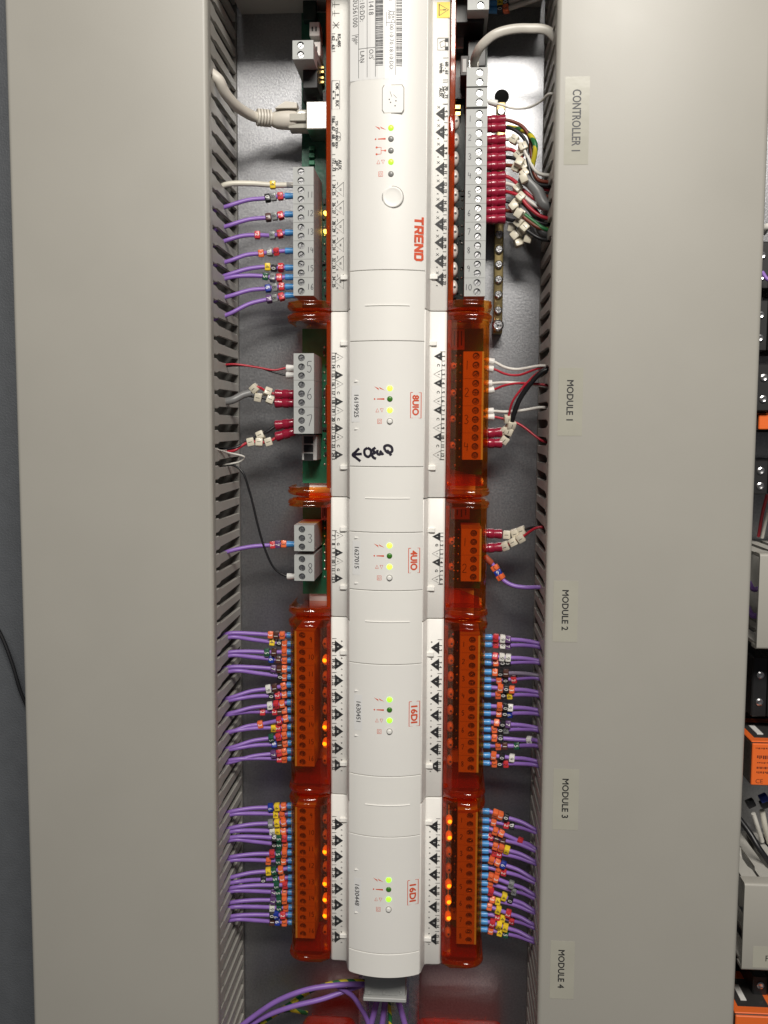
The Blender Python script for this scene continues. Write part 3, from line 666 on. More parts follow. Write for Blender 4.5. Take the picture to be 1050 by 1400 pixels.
mb.line([(x0, ya), (x1, ya), (x1, yb), (x0, yb), (x0, ya)], .2, H); ftext(mb, 'OK', strip_x(-1, 4.6), ya - 2.8, H, 1.7); ftext(mb, 'RX', strip_x(-1, 4.6), yb + 2.8, H, 1.7)
yc = (ya + yb) / 2; mb.line([(strip_x(-1, 2.0), yc + 1.6), (strip_x(-1, 3.2), yc + 1.6), (strip_x(-1, 3.2), yc - 1.6), (strip_x(-1, 2.0), yc - 1.6)], .25, H); mb.line([(strip_x(-1, 3.2), yc), (strip_x(-1, 5), yc)], .25, H)
for dx, dy in ((2, 1.6), (2, -1.6), (5, 0)): mb.dome(strip_x(-1, dx), yc + dy, H, 0, [(0, .5), (.01, .5)], 8)
for v in (6, 18, 34):                                 # earth and fuse symbols
    y = YV(v, H, 459); x = strip_x(-1, 3.6); mb.line([(x - 1.8, y), (x + 1.8, y)], .2, H)
    if v == 34: mb.line([(x - 1.5, y - 1.6), (x + 1.6, y + 1.4)], .2, H); mb.line([(x + 1.4, y - 1.6), (x - 1.4, y + 1.6)], .2, H)
    else: mb.line([(x - .6, y + 1.5), (x - .6, y - 1.5)], .2, H); mb.line([(x - 1.6, y + 1), (x - 1.6, y - 1)], .2, H)
p = at(463, 186, H); mb.line([(p[0] + 1.1 * math.cos(q * .7), p[1] + 1.5 * math.sin(q * .7) + .5) for q in range(10)], .18, H); mb.line([(p[0] + 1.1 * math.cos(q * .7), p[1] + 1.2 * math.sin(q * .7) - 1.2) for q in range(10)], .18, H)
for i in range(10):                                   # right: points 1 to 10
    v = 155.5 + i * 25.15; y = YV(v, H, 600); tri(mb, strip_x(1, 6.0), y, H, 6.6, True, True, str(i + 1), mw)
    ftext(mb, "%d ' %d" % (4 + 2 * i, 5 + 2 * i), strip_x(1, 1.9), y, H, 1.55, sx=.85) if i > 99 else ftext(mb, '%d , %d' % (4 + 2 * i, 5 + 2 * i), strip_x(1, 1.9), y, H, 1.6, sx=.85)
    ftext(mb, 'c', strip_x(1, 6.9), y - 3.1, H, 1.1); xx = strip_x(1, 7.0); mb.line([(xx - .7, y + 3.8), (xx + .7, y + 2.6)], .18, H); mb.line([(xx - .7, y + 2.6), (xx + .7, y + 3.8)], .18, H)
    mb.line([(strip_x(1, 1.0), y + 4.6), (strip_x(1, 3.4), y + 4.6)], .2, H); mb.line([(strip_x(1, 3.55), y + 3.4), (strip_x(1, 3.55), y - 3.4)], .18, H)
ftext(mb, '60 , 61', strip_x(1, 1.9), YV(93, H, 610), H, 1.6); ftext(mb, '-   +', strip_x(1, 4.0), YV(93, H, 604), H, 1.4); ftext(mb, 'WMB', strip_x(1, 5.8), YV(93, H, 600), H, 1.5)
ftext(mb, '70 , 71', strip_x(1, 1.9), YV(126, H, 610), H, 1.6); ftext(mb, '24V 24V', strip_x(1, 4.0), YV(126, H, 604), H, 1.2); ftext(mb, 'AUX', strip_x(1, 5.8), YV(126, H, 600), H, 1.5)
for v in (79, 109, 112, 142): mb.line([(strip_x(1, .9), YV(v, H, 610)), (strip_x(1, 4.5), YV(v, H, 610))], .2, H)
a, b_ = at(598.5, 52, H), at(613, 68, H); mb.line([(a[0], a[1]), (b_[0], a[1]), (b_[0], b_[1]), (a[0], b_[1]), (a[0], a[1])], .2, H)
mb.line([(a[0] + 1, a[1] - 2), (a[0] + 3.4, a[1] - 1), (a[0] + 4, a[1] - 3.6), (a[0] + 1.6, a[1] - 4.6), (a[0] + 1, a[1] - 2)], .2, H)
for q in (0, 1): mb.flat([(b_[0] - 1.7, b_[1] + q * 3.9), (b_[0], b_[1] + q * 3.9), (b_[0], b_[1] + q * 3.9 + 1.6), (b_[0] - 1.7, b_[1] + q * 3.9 + 1.6)], H)
flank_print(mb, mw, ctl)
a, b_ = at(597.5, 3, H), at(615, 24, H)
ws = obj('warning_sticker', MB().box(a[0], b_[0], b_[1], a[1], H - .3, H), 'yellow_sign', ctl); mb = MB(); x, y = (a[0] + b_[0]) / 2, (a[1] + b_[1]) / 2
P = [(x - 2.1, y + 2.7), (x - 2.1, y - 2.7), (x + 2.5, y)]; mb.line(P + P[:2], .42, H + .03); mb.flat([(x - .5, y - .22), (x + 1.3, y - .3), (x + 1.3, y + .3), (x - .5, y + .22)], H + .03); mb.dome(x - 1.2, y, H + .02, 0, [(0, .3), (.01, .3)], 8)
obj('warning_symbol', mb, 'print', ws, smooth=0)

# ---- input and output modules ------------------------------------
MODLAB = ['first white module below the controller, with black handwriting and an arrow',
          'short white module beside the MODULE 2 sticker, four left-hand terminal triangles',
          'third white module, amber covers on both sides, beside the MODULE 3 sticker',
          'lowest white module, amber covers on both sides, above the bare plate']
mods = []; YTRAY = True
for i in range(4):
    y0, y1 = SPL[i + 1] - .25, SPL[i + 2] + .25
    t = thing('io_module', MODLAB[i], 'control module', (XC, y1, 0), 'plug-in modules below the controller'); mods.append(t)
    housing(t, y1, y0)
    front(t, 'front_panel', J[i + 1][0] + .15, J[i][1] - .15)
    for side in (-1, 1):
        strip(t, side, y0 - 4, y1 + 4); rim(t, side, y0 - .1, y0 - 5.0); rim(t, side, y1 + 5.0, y1 + .1)
        b = board(t, side, y0 - 5, y1 + ((10.5 if side > 0 else (5, 6)[i]) if i < 2 else 15.5), 'pcb_light' if i < 2 else 'pcb_dark'); solder(b, side, y0 - 12, y1 + 10, seed=20 + i * 2 + side)
        clip(t, J[i][1] - .2 + (.2 if i < 2 else 2.6), side); clip(t, J[i + 1][0] - .9 if i < 2 else J[i + 1][0] + 1.0, side)
        if side > 0 or i >= 2: cover(t, side, y0 - 5.0, y1 + 5.0)
# terminals
yy = YV(483, 44, 415)
for k, s in enumerate('567'): terminal(mods[0], -1, XTL, yy - k * 3 * PITCH, 3, s, hs=5.6, tx=8.2)
a = at(414, 594, 26); o = obj('empty_header', MB().box(XTL + 1.5, XTL + 9.5, yy - 12.1 * PITCH, yy - 9.1 * PITCH, 9.6, 27, .3), 'term', mods[0])
for k in range(3): obj('socket_hole', MB().box(XTL + 2.6, XTL + 7.6, yy - (9.3 + k + .85) * PITCH, yy - (9.3 + k) * PITCH, 26.5, 27.1, 0), 'black', o)
yy = YV(480.5, 44, 645)
for k, s in enumerate('1234'): terminal(mods[0], 1, XTR, yy - k * 3 * PITCH, 3, s, hs=4.4)
yy = YV(718, 44, 418); terminal(mods[1], -1, XTL, yy, 3, '3', hs=4.4); terminal(mods[1], -1, XTL, yy - 15.6, 3, '8', hs=5.2)
yy = YV(723, 44, 645); terminal(mods[1], 1, XTR, yy, 3, '1', hs=4.2); terminal(mods[1], 1, XTR, yy - 3 * PITCH, 3, '2', hs=4.6)
for mi, (vl, vr) in ((2, (863, 869)), (3, (1104, 1110))):
    yl, yr = YV(vl, 44, 420), YV(vr, 44, 640)
    for k in range(8):
        terminal(mods[mi], -1, XTL, yl - k * 2 * PITCH, 2, str(9 + k), hs=2.6, tx=8.6); terminal(mods[mi], 1, XTR, yr - k * 2 * PITCH, 2, str(k + 1), hs=2.6)
for mi, side, vs, ry in ((0, 1, (500, 537, 573, 609), 1.15), (1, 1, (741, 776), 1.2), (0, -1, (500, 608), 1.1), (1, -1, (793,), 1.1)):
    for v in vs: light_pipe(mods[mi], side, YV(v, 32, 616 if side > 0 else 447), False, ry, 1.8, 30 if side > 0 else 14, 33.0)
LIT = {(2, -1): {1, 5, 6}, (3, -1): {2, 4, 5, 6}, (3, 1): {0, 1, 4, 5, 6}, (2, 1): set()}
for mi, side, v0, p_ in ((2, -1, 880, 22.8), (2, 1, 880, 23.0), (3, -1, 1121, 21.8), (3, 1, 1123, 22.0)):
    for k in range(8): light_pipe(mods[mi], side, YV(v0 + k * p_, 34, 616 if side > 0 else 447), k in LIT[(mi, side)], 1.5, 2.0, 34, 33.4)
for mi, u, v0, v1 in ((0, 613, 560, 0),): pass
for v0, v1, mi in ((526, 580, 0), (736, 780, 1)):      # orange latches beside the bare boards
    a, b_ = at(445, v0, 36), at(451, v1, 36); obj('tray_latch', MB().box(a[0], b_[0], b_[1], a[1], 22, 38, .8, 2), 'rim', mods[mi])
# small product labels on the boards
for mi, (u0, v0, u1, v1) in ((0, (614, 450, 635, 478)), (1, (617, 694, 642, 710)), (1, (439, 692, 449, 711))):
    a, b_ = at(u0, v0, 14), at(u1, v1, 14); o = obj('board_label', MB().box(a[0], b_[0], b_[1], a[1], 9.6, 14), 'ferrule_grey', mods[mi]); mb = MB()
    for k in range(4): mb.line([(a[0] + 1 + k * (b_[0] - a[0]) / 4.4, a[1] - 1), (a[0] + 1 + k * (b_[0] - a[0]) / 4.4, b_[1] + 1.2 + (k % 2))], .7, 14.05)
    obj('print', mb, 'print', o, smooth=0)
# fronts
ICO = ('bolt', 'bang', 'tri', 'sq'); LM = ('led_lime', 'led_dim', 'led_lime', 'peg'); LG = ('led_green', 'led_dim', 'led_green', 'peg')
leds(mods[0], 533, (531, 545.5, 561, 576), LM, ICO); leds(mods[1], 532.5, (746, 760, 775, 790), LM, ICO)
leds(mods[2], 532.5, (956.5, 970.5, 985, 1000), LG, ICO); leds(mods[3], 531.3, (1203, 1216, 1229.5, 1243), LG, ICO)
type_box(mods[0], '8UIO', 561.5, 536.5, 575.5, 571.5); type_box(mods[1], '4UIO', 558.8, 749.5, 573.5, 783.5)
type_box(mods[2], '16DI', 559.5, 959.5, 573.5, 993.5); type_box(mods[3], '16DI', 557.5, 1204, 571.5, 1238)
serial(mods[0], '1619925', 487.5, 538, 571, (480.5, 527, 492, 577), (521.5, 586.5)); serial(mods[1], '1627015', 488, 746, 777.5, (482, 739, 493, 786), (735, 797))
serial(mods[2], '1630451', 490.5, 957, 988, (484, 949, 495.5, 998), (944, 1005)); serial(mods[3], '1630448', 488.5, 1207, 1237.5, (484, 1199, 494, 1246), (1188, 1246.5))
for t, specs in ((mods[0], (((-1, 13, 488.5, 12.1), 'utri', 5), ((1, 1, 487, 12.25), 'utri', 1))), (mods[1], (((-1, 7, 732, 11.7), 'utri', 3), ((1, 1, 733.5, 11.7), 'utri', 1)))):
    mb = MB(); mw = MB(); n = 12 if t is mods[0] else 6
    for (side, n0, v0, dv), _, tn in specs:
        for k in range(n):
            y = YV(v0 + k * dv, H, 460 if side < 0 else 598); ftext(mb, str(n0 + k), strip_x(side, 2.1), y, H, 1.75, sx=.9)
            mb.line([(strip_x(side, 1.0), y - dv * .19), (strip_x(side, 3.1), y - dv * .19)], .2, H)
            kind = (k % 3) if side < 0 else (2 - k % 3); num = str(tn + k // 3)
            if kind == 1: ftext(mb, 'C' if t is mods[0] else 'G', strip_x(side, 5.5), y, H, 1.4)
            else: tri(mb, strip_x(side, 6.0), y, H, 4.2, kind == 2, side > 0, num, mw, .18)
        ya = YV(v0 - dv * .5, H); yb = YV(v0 + (n - .5) * dv, H)
        mb.line([(strip_x(side, 3.2), ya), (strip_x(side, 3.2), yb)], .18, H); mb.line([(strip_x(side, .9), ya), (strip_x(side, 4.4), ya)], .2, H); mb.line([(strip_x(side, .9), yb), (strip_x(side, 4.4), yb)], .2, H)
    flank_print(mb, mw, t)
for t, vl, vr, dv in ((mods[2], 884, 885.5, 23.15), (mods[3], 1127, 1130, 22.0)):
    mb = MB(); mw = MB()
    for side, v0, n0, t0 in ((-1, vl, 17, 9), (1, vr, 1, 1)):
        for k in range(8):
            y = YV(v0 + k * dv, H, 460 if side < 0 else 598); tri(mb, strip_x(side, 6.0), y, H, 6.5, True, side > 0, str(t0 + k), mw)
            ftext(mb, '%d , %d' % (n0 + 2 * k, n0 + 2 * k + 1), strip_x(side, 2.1), y, H, 1.6, sx=.85); mb.line([(strip_x(side, 1), y + 4.3), (strip_x(side, 4.2), y + 4.3)], .2, H)
            mb.line([(strip_x(side, 3.35), y + 3.4), (strip_x(side, 3.35), y - 3.4)], .18, H)
            ftext(mb, 'o', strip_x(side, 8.2), y + 2.9, H, 1.1); ftext(mb, 'c', strip_x(side, 8.2), y - 3.0, H, 1.1)
    flank_print(mb, mw, t)
# pen marks on the first module
mb = MB()
def pen(pts, w=1.3):
    q = [at(440 + x / 5.25, 400 + y / 5.25, 55) for x, y in pts]; q = spline([(p[0], p[1], 0) for p in q], 5); mb.line([(p.x, p.y) for p in q], w, .1 + .01 * (len(mb.v) % 7))
pen([(288, 1158), (255, 1160), (222, 1164)]); pen([(268, 1118), (240, 1145), (220, 1164), (245, 1185), (278, 1210)])
pen([(330, 1114), (308, 1130), (312, 1165), (335, 1178), (354, 1160), (352, 1128), (330, 1114)]); pen([(388, 1112), (368, 1128), (385, 1148), (362, 1160), (372, 1182), (392, 1192)])
pen([(402, 1128), (402, 1155), (420, 1160), (425, 1138), (432, 1158), (446, 1152)]); pen([(455, 1128), (452, 1105), (475, 1095), (502, 1108), (506, 1138), (480, 1148), (455, 1128)]); pen([(470, 1130), (488, 1150), (500, 1168)])
obj('handwriting', on_front(mb), 'ink', mods[0], smooth=0)
# connector covers bridging the joints
CL = ['white curved connector cover bridging the controller and the first module', 'white curved connector cover just below the handwritten arrow', 'white curved connector cover between the short module and the third module',
      'white curved connector cover between the two amber-covered modules', 'short white end cover closing the bottom of the lowest module']
for i, (ya, yb) in enumerate(J):
    t = thing('connector_cover', CL[i], 'connector cover', (XC, yb, 50), 'white covers along the module row')
    front(t, 'shell', yb + .1, ya - .1, 'white', 0.0)
    if i < 4:
        v = (417.5, 681.5, 850.2, 1101)[i]; y = YV(v, 57); a, b_ = XV(499, 57, v) , XV(560, 57, v); mb = MB(); k = 10
        for q in range(k):
            x0, x1 = a + (b_ - a) * q / k, a + (b_ - a) * (q + 1) / k; z0, z1 = arc_h(x0 - XC), arc_h(x1 - XC)
            mb.add([(x0, y - .4, z0), (x1, y - .4, z1), (x1, y - .05, z1 + .45), (x0, y - .05, z0 + .45), (x1, y + .4, z1), (x0, y + .4, z0)], [(0, 1, 2, 3), (3, 2, 4, 5)])
        obj('ridge', mb, 'white', t)

# ------------------------------------------------------------------ rail, end clip, bottom hardware
t = thing('mounting_rail', 'bright metal top-hat rail running down below the lowest module', 'rail', (XC, -440, 0))
pr = [(-17.5, 7), (-12.5, 7), (-12.5, .6), (12.5, .6), (12.5, 7), (17.5, 7), (17.5, 8), (11.5, 8), (11.5, 1.6), (-11.5, 1.6), (-11.5, 8), (-17.5, 8)]
obj('rail', MB().prism([(XC + x, h) for x, h in pr], lambda a, h, y: (a, y, h), -440, 280), 'zinc', t)
t = thing('end_clip', 'grey plastic end clip on the rail under the lowest module', 'end clip', (XC, -310, 8))
a, b_ = at(498, 1340, 36), at(554, 1368, 36)
ct = obj('body', MB().box(a[0], b_[0], b_[1] + 1, -287, 8, 34, .6, 2), 'term', t); obj('lip', MB().box(a[0] - .6, b_[0] + .6, b_[1] - 1.2, b_[1] + 1, 24, 36.5, .4), 'term', t)
for u in (505, 525, 548): p = at(u, 1357, 34.1); obj('peg', MB().dome(p[0], p[1], 34, 0, [(0, .9), (.7, .7)], 10), 'term', t)
for (u0, u1, v0, lab) in ((414, 488, 1387, 'red rounded plastic cover at the bottom edge, left of the rail'), (568, 690, 1391, 'red rounded plastic cover at the bottom edge, right of the rail')):
    a, b_ = at(u0, v0, 13), at(u1, v0, 13); t = thing('terminal_cover', lab, 'cover', ((a[0] + b_[0]) / 2, a[1] - 30, 10), 'red covers at the bottom edge')
    obj('shell', MB().box(a[0], b_[0], a[1] - 34, (a[1] + b_[1]) / 2, 10, 38, 6, 5), 'red_cap', t, smooth=60)
    obj('rib', MB().box((a[0] + b_[0]) / 2 - 3, (a[0] + b_[0]) / 2 + 3, a[1] - 30, a[1] - 8, 36, 39.5, 1.0, 2), 'red_cap', t)

# ------------------------------------------------------------------ wires
def FER(kind):
    if kind == 'blue': return MB().lathe([(-1.5, .75), (0, .8), (0, 1.45), (.7, 1.5), (3.8, 1.62), (5.6, 1.72), (5.8, 1.55)], 12), 'ferrule_blue'
    if kind == 'grey': return MB().lathe([(0, 1.3), (.7, 1.4), (4.6, 1.5), (4.8, 1.4)], 12), 'ferrule_grey'
    if kind == 'white': return MB().lathe([(-1.5, .7), (0, .7), (0, 1.35), (.6, 1.45), (4.2, 1.8), (4.5, 1.65)], 12), 'ferrule_white'
    if kind == 'rust': return MB().lathe([(0, 1.5), (.7, 1.65), (5.4, 1.7), (5.7, 1.5)], 12), 'ferrule_rust'
    return MB().lathe([(-2.2, .9), (-.4, .95), (-.2, 2.1), (.3, 2.4), (2.6, 2.3), (3.1, 2.65), (5.6, 2.6), (6.1, 2.25), (8.6, 2.6), (9.8, 2.65), (10.2, 2.2)], 14), 'ferrule_red'
def marker_mesh(big):
    w = 1.95 if not big else 2.15; mb = MB(); l = 1.5 if not big else 1.95
    return mb.box(-l, l, -w, w, -w * .92, w * .92, .5, 2)
def num_mesh(d, big): return text(MB(), d, 0, 0, (1.95 if not big else 2.15) * .92 + .04, 2.2, rot=True)
def frame(tg, roll=0.0):
    x = tg.normalized(); z = (Vector((0, 0, 1)) - x * x.z).normalized(); y = z.cross(x)
    return Matrix((x, y, z)).transposed() @ Matrix.Rotation(roll, 3, 'X')
ORD = ['', 'first', 'second', 'third', 'fourth', 'fifth', 'sixth', 'seventh', 'eighth', 'ninth', 'tenth', 'eleventh', 'twelfth', 'thirteenth', 'fourteenth', 'fifteenth', 'sixteenth']
rw = random.Random(11)
def wire(label, pts, colr, r, group, ferrule=None, fstart=None, marks=(), name='wire', big=False, flat=1.0, cat='wire', nofig=False, fdir=None):
    P = spline(pts, 9); t = thing(name, label, cat, P[0], group)
    obj('jacket', MB().tube(P, r, 9, flat), 'w_' + colr, t, smooth=60)
    if ferrule:
        key = 'ferrule_' + ferrule; mbm = FER(ferrule); me = cached(key, lambda: mbm[0])
        f0 = Vector(fstart) if fstart is not None else P[0]; d = (Vector(fdir) if fdir is not None else (P[9] - P[0]))
        place('ferrule', me, mbm[1], t, f0, frame(d))
    PX = [pix(p) for p in P]
    for (u, v, cname) in marks:
        k = min(range(len(P)), key=lambda i: (PX[i][0] - u) ** 2 + (PX[i][1] - v) ** 2 * .5); k = max(1, min(len(P) - 2, k))
        d = P[k + 1] - P[k - 1]; d = d if d.x > 0 else -d
        # exact spot between samples
        a, b = P[k - 1], P[k + 1]; ua, ub = pix(a)[0], pix(b)[0]; f = max(0, min(1, (u - ua) / (ub - ua))) if abs(ub - ua) > .5 else .5
        c = a.lerp(b, f); roll = rw.uniform(-.22, .22) if rw.random() < .7 else rw.uniform(-.5, .5)
        s = place('marker_sleeve', cached('marker_%s_%d' % (cname, big), lambda: marker_mesh(big)), 'mk_' + cname, t, c, frame(d + Vector((0, rw.uniform(-.06, .06), 0)) * d.length, roll))
        if not nofig:
            dg = DIG[cname]; ik = 'print' if cname in ('yellow', 'white', 'cream') else 'white_print'
            if cname in ('orange', 'red', 'grey') : ik = 'print' if rw.random() < .6 else 'white_print'
            place('numeral', cached('num_%s_%d_%s' % (dg, big, ik), lambda: num_mesh(dg, big)), ik, s, c, frame(d, roll))
    return t
cm = {'o': 'orange', 'n': 'brown', 'k': 'black', 'r': 'red', 'y': 'yellow', 'g': 'green', 'b': 'blue', 'v': 'violet', 'e': 'grey', 'w': 'white'}
def purple(side, where, n, v, ms, end, group, colr='purple', r=1.12, fer='blue', h=28.0, total=None):
    """ms: list of (u, v, letter); end: pixel where the wire meets the duct fingers"""
    xf = XTL if side < 0 else XTR
    y0 = at(402 if side < 0 else 661, v, h)[1]
    A = Vector((xf - side * -0 , y0, h)); s = side
    pts = [Vector((xf - s * 2.0, y0, h)), Vector((xf + s * 3.6, y0, h)), Vector((xf + s * 6.5, y0, h))]
    last = pts[-1]
    for (u, vv, _) in ms: 
        p = at(u, vv, h + .5)
        if (p.x - last.x) * s > 2.0: pts.append(p); last = p
    hin = 33.0; e = at(end[0], end[1], hin); xw = (DL_IN if s < 0 else DR_IN)
    if (e.x - last.x) * s > 2.0:
        mid = last.lerp(e, .5); mid.y += (last.y - e.y) * .10 + .5; pts.append(mid); pts.append(e); last = e
    yl = last.y - .6
    pts.append(Vector((xw + s * 6, yl - 2.0 , hin - 1))); pts.append(Vector((xw + s * 20, yl - 9, hin - 6))); pts.append(Vector((xw + s * 26, yl - 30, hin - 8)))
    cols = [cm[c] for _, _, c in ms]
    lab = '%s %s wire down %s, %s markers' % (ORD[n], 'purple' if colr == 'purple' else ('speckled dark' if colr == 'speckled' else colr), where, ' '.join(cols))
    return wire(lab, pts, colr, r, group, fer, (xf + s * 1.0, y0, h), [(u, vv, cm[c]) for u, vv, c in ms])
L1 = 'on the left of the controller'
G1 = 'wires in the left terminals of the controller'
purple(-1, L1, 1, 253, [(373, 253, 'y')], (311, 252), G1, 'cream', 1.45, 'grey')
for n, (v, ms, e) in enumerate([(268, [(383.5, 268.5, 'r'), (374, 269.5, 'e'), (366, 271, 'k')], (314, 281)), (293, [(384, 295, 'r'), (375.5, 296, 'e'), (367, 297.5, 'n')], (314, 308)),
        (318, [(383, 320, 'r'), (372.5, 322, 'e'), (352, 321.5, 'r')], (312, 328)), (343, [(378, 344, 'r'), (369, 345, 'e'), (357, 346.5, 'o')], (316, 356)),
        (366, [(384, 366, 'r'), (375, 366.5, 'k'), (366, 365, 'y')], (314, 375)), (379, [(382, 380, 'r'), (373, 380, 'e'), (363, 378, 'g')], (316, 379)),
        (392, [(385, 392, 'r'), (376, 393, 'e'), (366.5, 394.5, 'b')], (317, 404)), (404, [(385, 406, 'r'), (376, 407.5, 'e'), (368, 409, 'v')], (314, 429))]):
    purple(-1, L1, n + 2, v, ms, e, G1)
M2L = 'on the left of the short second module'
purple(-1, M2L, 1, 744, [(388, 742.5, 'o'), (380, 744, 'v'), (373, 745, 'r')], (312, 754), 'wires in the second module')
L3 = [('868.6', 'o386 n378 o370', (313, 866)), ('880.4', 'o389 k382 y372', (316, 871)), ('891.4', 'o389 n375 g365', (313, 892)), ('903', 'o389 n381 b371', (316, 896)), ('914.6', 'o389 n382 v374', (315, 912)), ('925.6', 'o389 k383', (322, 917)),
      ('936.4', 'o388 n376 w367', (318, 953)), ('949', 'o389 r380 k371', (322, 956)), ('960.6', 'o386 r378 w369', (320, 974)), ('971', 'o389 n383 r376 r359', (318, 976)), ('982', 'o391 r382 o356', (318, 1000)), ('993.6', 'o389 r381 y374', (322, 999)),
      ('1004.4', 'o389 r381 g371', (320, 1021)), ('1016', 'o390 n383 b375', (324, 1023)), ('1027', 'o389 r382 v374', (320, 1041)), ('1037', 'o389 r382', (324, 1038))]
L4 = [('1101.7', 'o388 y379 b370', (318, 1109)), ('1112.7', 'o386 y377', (320, 1113)), ('1123.4', 'o388 y379 e370', (320, 1131)), ('1136', 'o388 y380 w372', (322, 1136)), ('1146', 'r389 g382 k375', (324, 1144)), ('1155.4', 'o390 g382 k375', (322, 1148)),
      ('1165.7', 'o389 g381 r372', (320, 1171)), ('1176.7', 'o388 g381 o367', (318, 1176)), ('1187.4', 'o384 g375 y367', (318, 1199)), ('1200', 'o386 g377 k360', (322, 1206)), ('1209.6', 'r390 g378', (322, 1213)), ('1219.9', 'o389 g381 v374', (320, 1218)),
      ('1229.7', 'o389 g382 v373', (322, 1233)), ('1240.7', 'o391 g382 w372', (320, 1240)), ('1250.7', 'r387 b378 k372', (322, 1252)), ('1261', 'o389 b380 n372', (324, 1257))]
R3 = [('871', 'r678 w687 v695', (737, 880)), ('881', 'r678 w687 v695', (735, 884)), ('896.7', 'r677 w686 w695', (738, 904)), ('906', 'o678 k687 k695', (735, 906)), ('918.6', 'o677 k684 n692', (736, 924)), ('929.3', 'o682 k691 r703', (734, 927)),
      ('939.5', 'o684 k692 o700', (736, 947)), ('949.5', 'o681 k688 y697', (735, 951)), ('965', 'o683 k691 w698', (735, 971)), ('975', 'o682 k690 b697', (734, 976)), ('987', 'o679 k687 v695', (736, 996)), ('997', 'o676 k684 e692', (733, 998)),
      ('1008.3', 'o676 k684 w724', (735, 1013)), ('1019.3', 'o681 n690 g707', (735, 1020)), ('1032.4', 'o675 k686 w700', (734, 1041)), ('1043', 'o676 k683 r692', (732, 1046))]
R4 = [('1109', 'o677 o684 k692', (735, 1136)), ('1121.7', 'o675 r692 k700', (734, 1139)), ('1132.4', 'o677 o685 r711', (734, 1162)), ('1142.6', 'r671 n679 n688', (733, 1164)), ('1153.3', 'o677 o685 y693', (733, 1179)), ('1163.3', 'r676 r683', (732, 1181)),
      ('1174', 'o672 o680 b688', (731, 1203)), ('1185.5', 'o681 r689', (731, 1207)), ('1197', 'o671 o678 e699', (731, 1224)), ('1207.4', 'o670 e703', (730, 1228)), ('1217.4', 'r671 y689 k698', (730, 1245)), ('1228', 'o673 y681', (730, 1248)),
      ('1239', 'o669 y681 r695', (729, 1264)), ('1249.5', 'r680 y687 r700', (729, 1268)), ('1260', 'r673 y682 y691', (728, 1284)), ('1270.5', 'o671 y683 g692', (727, 1287))]
for side, tab, where, g in ((-1, L3, 'on the left of the third module', 'wires in the left terminals of the third module'), (-1, L4, 'on the left of the lowest module', 'wires in the left terminals of the lowest module'),
                            (1, R3, 'on the right of the third module', 'wires in the right terminals of the third module'), (1, R4, 'on the right of the lowest module', 'wires in the right terminals of the lowest module')):
    for n, (v, ms, e) in enumerate(tab):
        v = float(v); L = [(int(q[1:]), q[0]) for q in ms.split()]; u0 = 400.0 if side < 0 else 664.0; out = []
        for u, c in L:
            f = (u - u0) / (e[0] - u0); out.append((u, v + (e[1] - v) * (f ** 1.25 if f > 0 else 0), c))
        alt = n % 2 == 1
        purple(side, where, n + 1, v, out, e, g, 'speckled' if (tab is R3 and n == 4) else 'purple', h=28.0 if not alt else 26.2)

# white-ferruled and red-ferruled field wiring -------------------------------
def field(label, pix_pts, colr, r, group, fer=None, marks=(), big=True, inside=None, name='wire', cat='wire', flat=1.0, side=0, nofig=False):
    pts = [at(*p) for p in pix_pts]
    if side:
        xw = DL_IN if side < 0 else DR_IN; l = pts[-1]
        pts += [Vector((xw + side * 7, l.y - 2, l.z - 2)), Vector((xw + side * 18, l.y - 9, l.z - 6)), Vector((xw + side * 24, l.y - 24, l.z - 8))]
    return wire(label, pts, colr, r, group, fer, None, marks, big=big, name=name, cat=cat, flat=flat, nofig=nofig)
G = 'wires in the first module'
field('thin red wire with white ferrule left of the digit 5 terminal', [(403, 503, 28), (392, 503, 28), (375, 506, 29), (350, 502, 31), (315, 498, 33)], 'red', .55, G, 'white', side=-1)
field('thin black wire with white ferrule left of the digit 5 terminal', [(403, 513, 28), (392, 513, 28), (375, 509, 28.5), (350, 501.5, 29.5), (318, 500, 32)], 'black', .55, G, 'white', side=-1)
field('upper red-sleeved wire left of the digit 6 terminal, two cream markers', [(402, 539, 28), (380, 539, 28), (366, 536, 29), (352, 529, 31), (344, 535, 30), (339, 539, 30)], 'red', .7, G, 'red', [(366, 536, 'cream'), (348, 530, 'cream')])
field('lower red-sleeved wire left of the digit 6 terminal, two cream markers', [(402, 551, 28), (380, 551, 28), (368, 546, 29), (352, 543, 30), (339, 541, 30)], 'black', .7, G, 'red', [(369, 546, 'cream'), (353, 543, 'cream')])
field('grey sheathed cable end left of the digit 6 terminal', [(343, 537, 30), (332, 540, 31), (318, 547, 33)], 'grey', 2.0, None, side=-1, name='cable', cat='cable')
field('red-sleeved wire at the upper hole of the digit 7 terminal, one cream marker', [(402, 578, 28), (380, 581, 28), (366, 590, 29), (352, 597, 29), (334, 606, 30), (322, 612, 32)], 'black', .8, G, 'red', [(356, 595, 'cream')], side=-1)
field('red-sleeved wire below the digit 7 terminal with three cream markers', [(402, 590, 28), (382, 596, 28), (367, 604, 29), (354, 604.5, 29.5), (342, 604, 30), (328, 611, 31), (320, 616, 32)], 'red', .8, G, 'red', [(367, 604, 'cream'), (354.5, 604.5, 'cream'), (342.5, 604, 'cream')], side=-1)
field('thin white wire looping out of the left duct below the cream markers', [(290, 613, 60), (312, 619, 40), (334, 625, 34), (328, 631, 32), (316, 634, 32)], 'white', .5, None, side=-1)
field('thin black wire drooping from the left duct to the second module', [(404, 788, 28), (393, 788, 28), (376, 778, 29), (362, 750, 30), (353, 720, 31), (342, 675, 32), (331, 645, 33), (318, 636, 32)], 'black', .62, 'wires in the second module', 'white', side=-1)
G = 'wires in the right of the first module'
